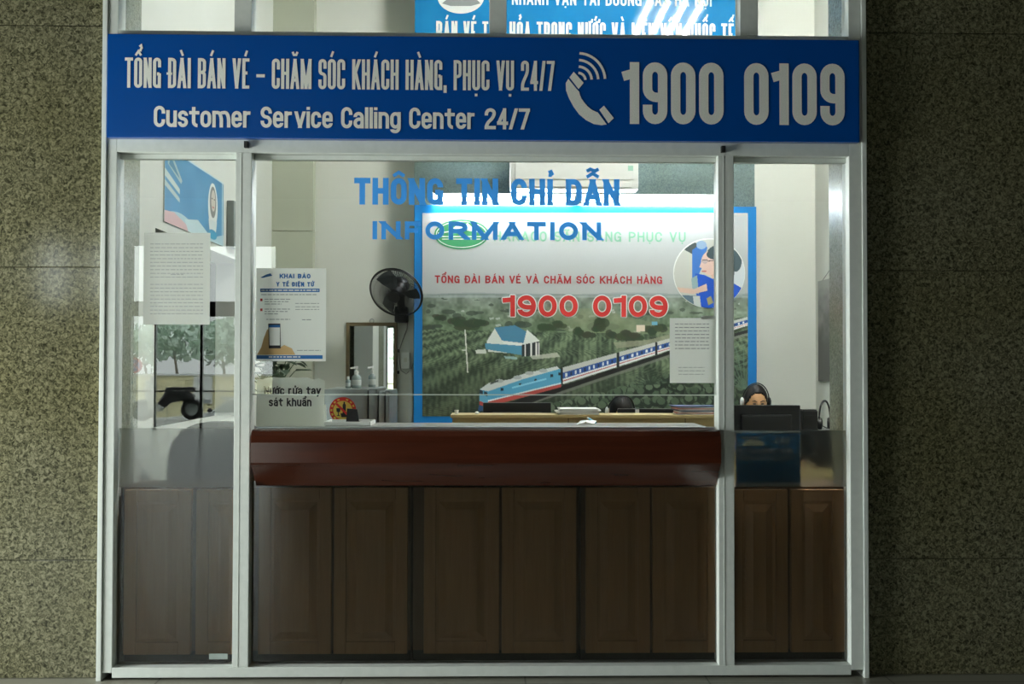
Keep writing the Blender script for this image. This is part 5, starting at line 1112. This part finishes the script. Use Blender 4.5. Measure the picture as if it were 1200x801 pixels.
pw = at(882.5, 470, 2.5); person(pw.x, 2.53, at(882, 450.5, 2.42).z, .20, -.06, 'woman with dark hair and a headset looking down behind the rightmost black monitor', 'bun', 'black office chair under the woman with the headset behind the right pane', M_SHIRT)
pm = at(725, 470, 2.45); person(pm.x, 2.53, at(725, 463.5, 2.3).z, .62, .05, 'person bowed low behind the desk, only black hair and forehead showing above the middle monitor', 'short', 'black office chair under the person bowed over the desk', M_SHIRT)
# ------------------------------------------------------------------ outside the hall door (seen mirrored in the left glass)
ML = mat('paving', c3(190, 192, 182), .8, noise=(2, c3(176, 178, 170), .25)); MS = mat('asphalt', c3(150, 152, 148), .85, noise=(3, c3(138, 140, 137), .25))
struct(MB().box(-26, 14, -20.5, -16.2, -.2, 0).build('floor_landing', ML, loc=(0, -16, 0))); struct(MB().box(-40, 20, -60, -20.5, -1.0, -.9).build('floor_street', MS, loc=(0, -30, -.9)))
a, b = mir(300, 450, 31), mir(120, 450, 31)
wl_ = thing('boundary_wall', (-9, -31.1, -.9), 'pale yellow roadside wall across the street, mirrored in the left glass', 'wall')
MB().box(-26, 10, -31.3, -31, -.9, mir(200, 440, 31).z).build('wall', mat('yellow_render', c3(226, 220, 178), .8, noise=(1.2, c3(212, 206, 166), .25)), wl_); MB().box(-26.1, 10.1, -31.36, -30.94, mir(200, 440, 31).z, mir(200, 438, 31).z).build('coping', M_WPLAST, wl_)
for i, (x0, x1, y0, y1) in enumerate(((226, 248, 441, 473), (190, 216, 446, 470), (256, 276, 446, 470))):
    p0, p1 = mir(x0, y0, 30.9), mir(x1, y1, 30.9); nb_ = thing('street_board', ((p0.x + p1.x) / 2, -30.95, p1.z), ('pale grey street board with a dark foot on the yellow wall', 'cream street board on the yellow wall, behind the scooter', 'cream street board on the yellow wall, nearest the right')[i], 'board', 'boards on the yellow street wall')
    MB().box(p0.x, p1.x, -30.98, -30.92, p1.z, p0.z, .02).build('panel', M_WPLAST if i == 0 else mat('cream_board', c3(228, 220, 176), .6), nb_); MB().box(p0.x + .05, p1.x - .05, -30.92, -30.9, p1.z + .05, p1.z + .16).build('foot_print', M_GREYINK, nb_)
def tree(x, y, h, w, lab):
    r = thing('street_tree', (x, y, -.9), lab, 'tree', 'street trees across the road')
    MB().tube([(x, y, -.9), (x + .05, y, h * .3), (x - .1, y, h * .62)], [.09, .06, .03], 8).build('trunk', mat('bark', c3(150, 140, 122), .9, noise=(9, c3(130, 120, 104), .3)), r)
    mb = MB()
    for i in range(420):
        a = random.uniform(0, 6.28); e = random.uniform(-1, 1); q_ = random.random() ** .4; p = Vector((x + w * q_ * math.cos(a) * math.sqrt(1 - e * e), y + w * q_ * math.sin(a) * math.sqrt(1 - e * e), h * .72 + h * .3 * q_ * e)); s = random.uniform(.1, .22); d = Vector((random.uniform(-1, 1), random.uniform(-1, 1), random.uniform(-1, 1))) * s; f_ = Vector((random.uniform(-1, 1), random.uniform(-1, 1), random.uniform(-1, 1))) * s
        mb.add([p - d, p + f_, p + d, p - f_], [(0, 1, 2, 3)])
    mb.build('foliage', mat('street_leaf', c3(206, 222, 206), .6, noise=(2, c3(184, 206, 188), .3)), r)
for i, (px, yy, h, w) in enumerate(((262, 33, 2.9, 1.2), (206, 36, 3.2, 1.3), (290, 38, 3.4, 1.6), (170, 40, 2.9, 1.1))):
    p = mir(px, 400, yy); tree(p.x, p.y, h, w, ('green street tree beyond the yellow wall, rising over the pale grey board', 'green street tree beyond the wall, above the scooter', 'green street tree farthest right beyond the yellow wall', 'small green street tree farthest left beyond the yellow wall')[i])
p = mir(158, 428, 27); ns = thing('road_sign', (p.x, p.y, -.9), 'round red and blue no-parking sign on a post, mirrored at the left', 'road sign')
MB().tube([(p.x, p.y, -.9), (p.x, p.y, p.z - .02)], .03, 8).build('post', M_STEEL, ns); RX = Matrix.Rotation(math.radians(90), 3, 'X')
MB().lathe([(.24, 0), (.24, .02)], (p.x, p.y + .06, p.z), 28, RX).build('rim', M_REDINK, ns); MB().lathe([(.18, 0), (.18, .004)], (p.x, p.y + .066, p.z), 28, RX).build('face', M_BLUEINK, ns)
mb = MB()
for s in (-1, 1): mb.prism([(p.x - s * .14 - .03, p.y + .068, p.z - .12), (p.x - s * .14 + .03, p.y + .068, p.z - .12), (p.x + s * .12 + .03, p.y + .068, p.z + .13), (p.x + s * .12 - .03, p.y + .068, p.z + .13)], 0, (0, .003, 0))
mb.build('cross', M_REDINK, ns)
# parked scooter on the landing
p = mir(196, 488, 19.2); sxx, syy = p.x, p.y
mo = thing('scooter', (sxx, syy, 0), 'dark parked scooter on the paving outside, mirrored in the left glass', 'scooter'); SM = Matrix.Translation((sxx, syy, 0)) @ Matrix.Rotation(math.radians(155), 4, 'Z')
def SB(mb, nm, m, par=mo): mb.v = [SM @ v for v in mb.v]; return mb.build(nm, m, par, smooth=True)
for wx in (-.55, .55):
    w_ = SB(MB().tube([(wx + .2 * math.cos(t * math.pi / 12), 0, .26 + .2 * math.sin(t * math.pi / 12)) for t in range(25)], .055, 8), 'wheel', M_BLACK); SB(MB().lathe([(.02, -.04), (.15, -.02), (.15, .02), (.02, .04)], (wx, 0, .26), 16, RX), 'hub', M_STEEL, w_)
SB(MB().tube([(-.6, 0, .5), (-.35, 0, .62), (.0, 0, .55), (.15, 0, .35)], [.08, .16, .15, .1], 12), 'body', M_BLACK); SB(MB().tube([(.1, 0, .3), (.35, 0, .34), (.42, 0, .75), (.36, 0, .95)], [.1, .12, .11, .07], 10), 'front_shield', M_WPLAST)
SB(MB().box(-.62, .05, -.13, .13, .7, .79, .04), 'seat', M_BLACKF); SB(MB().tube([(.33, -.33, 1.02), (.37, -.1, .98), (.37, .1, .98), (.33, .33, 1.02)], .02, 8), 'handlebar', M_BLACK); SB(MB().tube([(.5, 0, .3), (.4, 0, .8)], .035, 8), 'fork', M_STEEL); SB(MB().ball((.46, 0, .9), (.05, .08, .06), 12), 'headlamp', M_WPLAST)
for s in (-1, 1): SB(MB().tube([(.35, s * .3, 1.02), (.33, s * .36, 1.16)], .008, 6).ball((.33, s * .37, 1.2), (.015, .06, .04), 10), 'rear_view_mirror', M_BLACK)
SB(MB().tube([(0, .1, .3), (-.02, .22, .01)], .012, 6), 'kickstand', M_STEEL)
# white car parked below the landing
p = mir(292, 480, 23.5); car = thing('car', (p.x, p.y, -.9), 'white parked car on the street, its roof and windscreen mirrored in the left glass', 'car'); M_CAR = mat('white_car_paint', c3(232, 236, 234), .25, coat=.5, noise=(2, c3(226, 230, 228), .3)); M_CGL = mat('car_glass', c3(120, 132, 134), .08, noise=(2, c3(112, 124, 126), .3))
L_, CW = 2.1, .82; cx_, cy_ = p.x, p.y; zt_ = mir(275, 463.5, 23.5).z
sh_ = .9 + zt_
prof = [(-L_, .3), (-L_, .62), (-L_ + .1, .78), (-1.2, .86), (-.95, .88), (-.35, sh_ - .06), (.1, sh_), (.8, sh_ - .02), (1.5, sh_ - .25), (1.95, .92), (L_, .85), (L_, .3)]
bm = bmesh.new(); rings = []
for yy, k in ((-CW, .0), (-CW * .97, .0), (CW * .97, 0), (CW, 0)):
    rings.append([bm.verts.new((cx_ + x_, cy_ + (yy * (1 - .22 * max(0, (z_ - .88)) / .5)), -.9 + z_)) for x_, z_ in prof])
for i in range(3):
    for j in range(len(prof)): bm.faces.new((rings[i][j], rings[i][(j + 1) % len(prof)], rings[i + 1][(j + 1) % len(prof)], rings[i + 1][j]))
bm.faces.new(rings[0][::-1]); bm.faces.new(rings[3]); MB().bm(bm).build('body', M_CAR, car)
for s in (-1, 1):
    f = lambda z_: cy_ + s * (CW * (1 - .22 * max(0, z_ - .88) / .5) + .006)
    for nm, pts in (('side_window', [(-.82, .92), (-.36, sh_ - .1), (.1, sh_ - .05), (.12, .92)]), ('side_window', [(.2, .92), (.18, sh_ - .05), (.8, sh_ - .08), (1.35, sh_ - .28), (1.45, .92)])):
        MB().prism([(cx_ + a_, f(z_), -.9 + z_) for a_, z_ in pts], 0, (0, -s * .012, 0)).build(nm, M_CGL, car)
    for wx in (-1.3, 1.3):
        w_ = MB().lathe([(.1, -.1), (.3, -.1), (.33, -.07), (.33, .07), (.3, .1), (.1, .1)], (cx_ + wx, cy_ + s * (CW - .08), -.9 + .332), 24, RX).build('wheel', M_BLACK, car, smooth=True); MB().lathe([(.02, -.11), (.18, -.108), (.18, .108), (.02, .11)], (cx_ + wx, cy_ + s * (CW - .08), -.9 + .332), 16, RX).build('hubcap', M_STEEL, w_)
    MB().ball((cx_ - .85, cy_ + s * (CW + .08), -.9 + .98), (.06, .09, .06), 10).build('wing_mirror', M_BLACK, car, smooth=True); MB().box(cx_ - L_ - .01, cx_ - L_ + .08, cy_ + s * .5 - .14, cy_ + s * .5 + .14, -.9 + .6, -.9 + .74, .02).build('headlamp', M_WPLAST, car)
MB().prism([(cx_ - .9, cy_ - .66, -.9 + .92), (cx_ - .9, cy_ + .66, -.9 + .92), (cx_ - .4, cy_ + .58, -.9 + sh_ - .07), (cx_ - .4, cy_ - .58, -.9 + sh_ - .07)], 0, (-.012, 0, .008)).build('windscreen', M_CGL, car)
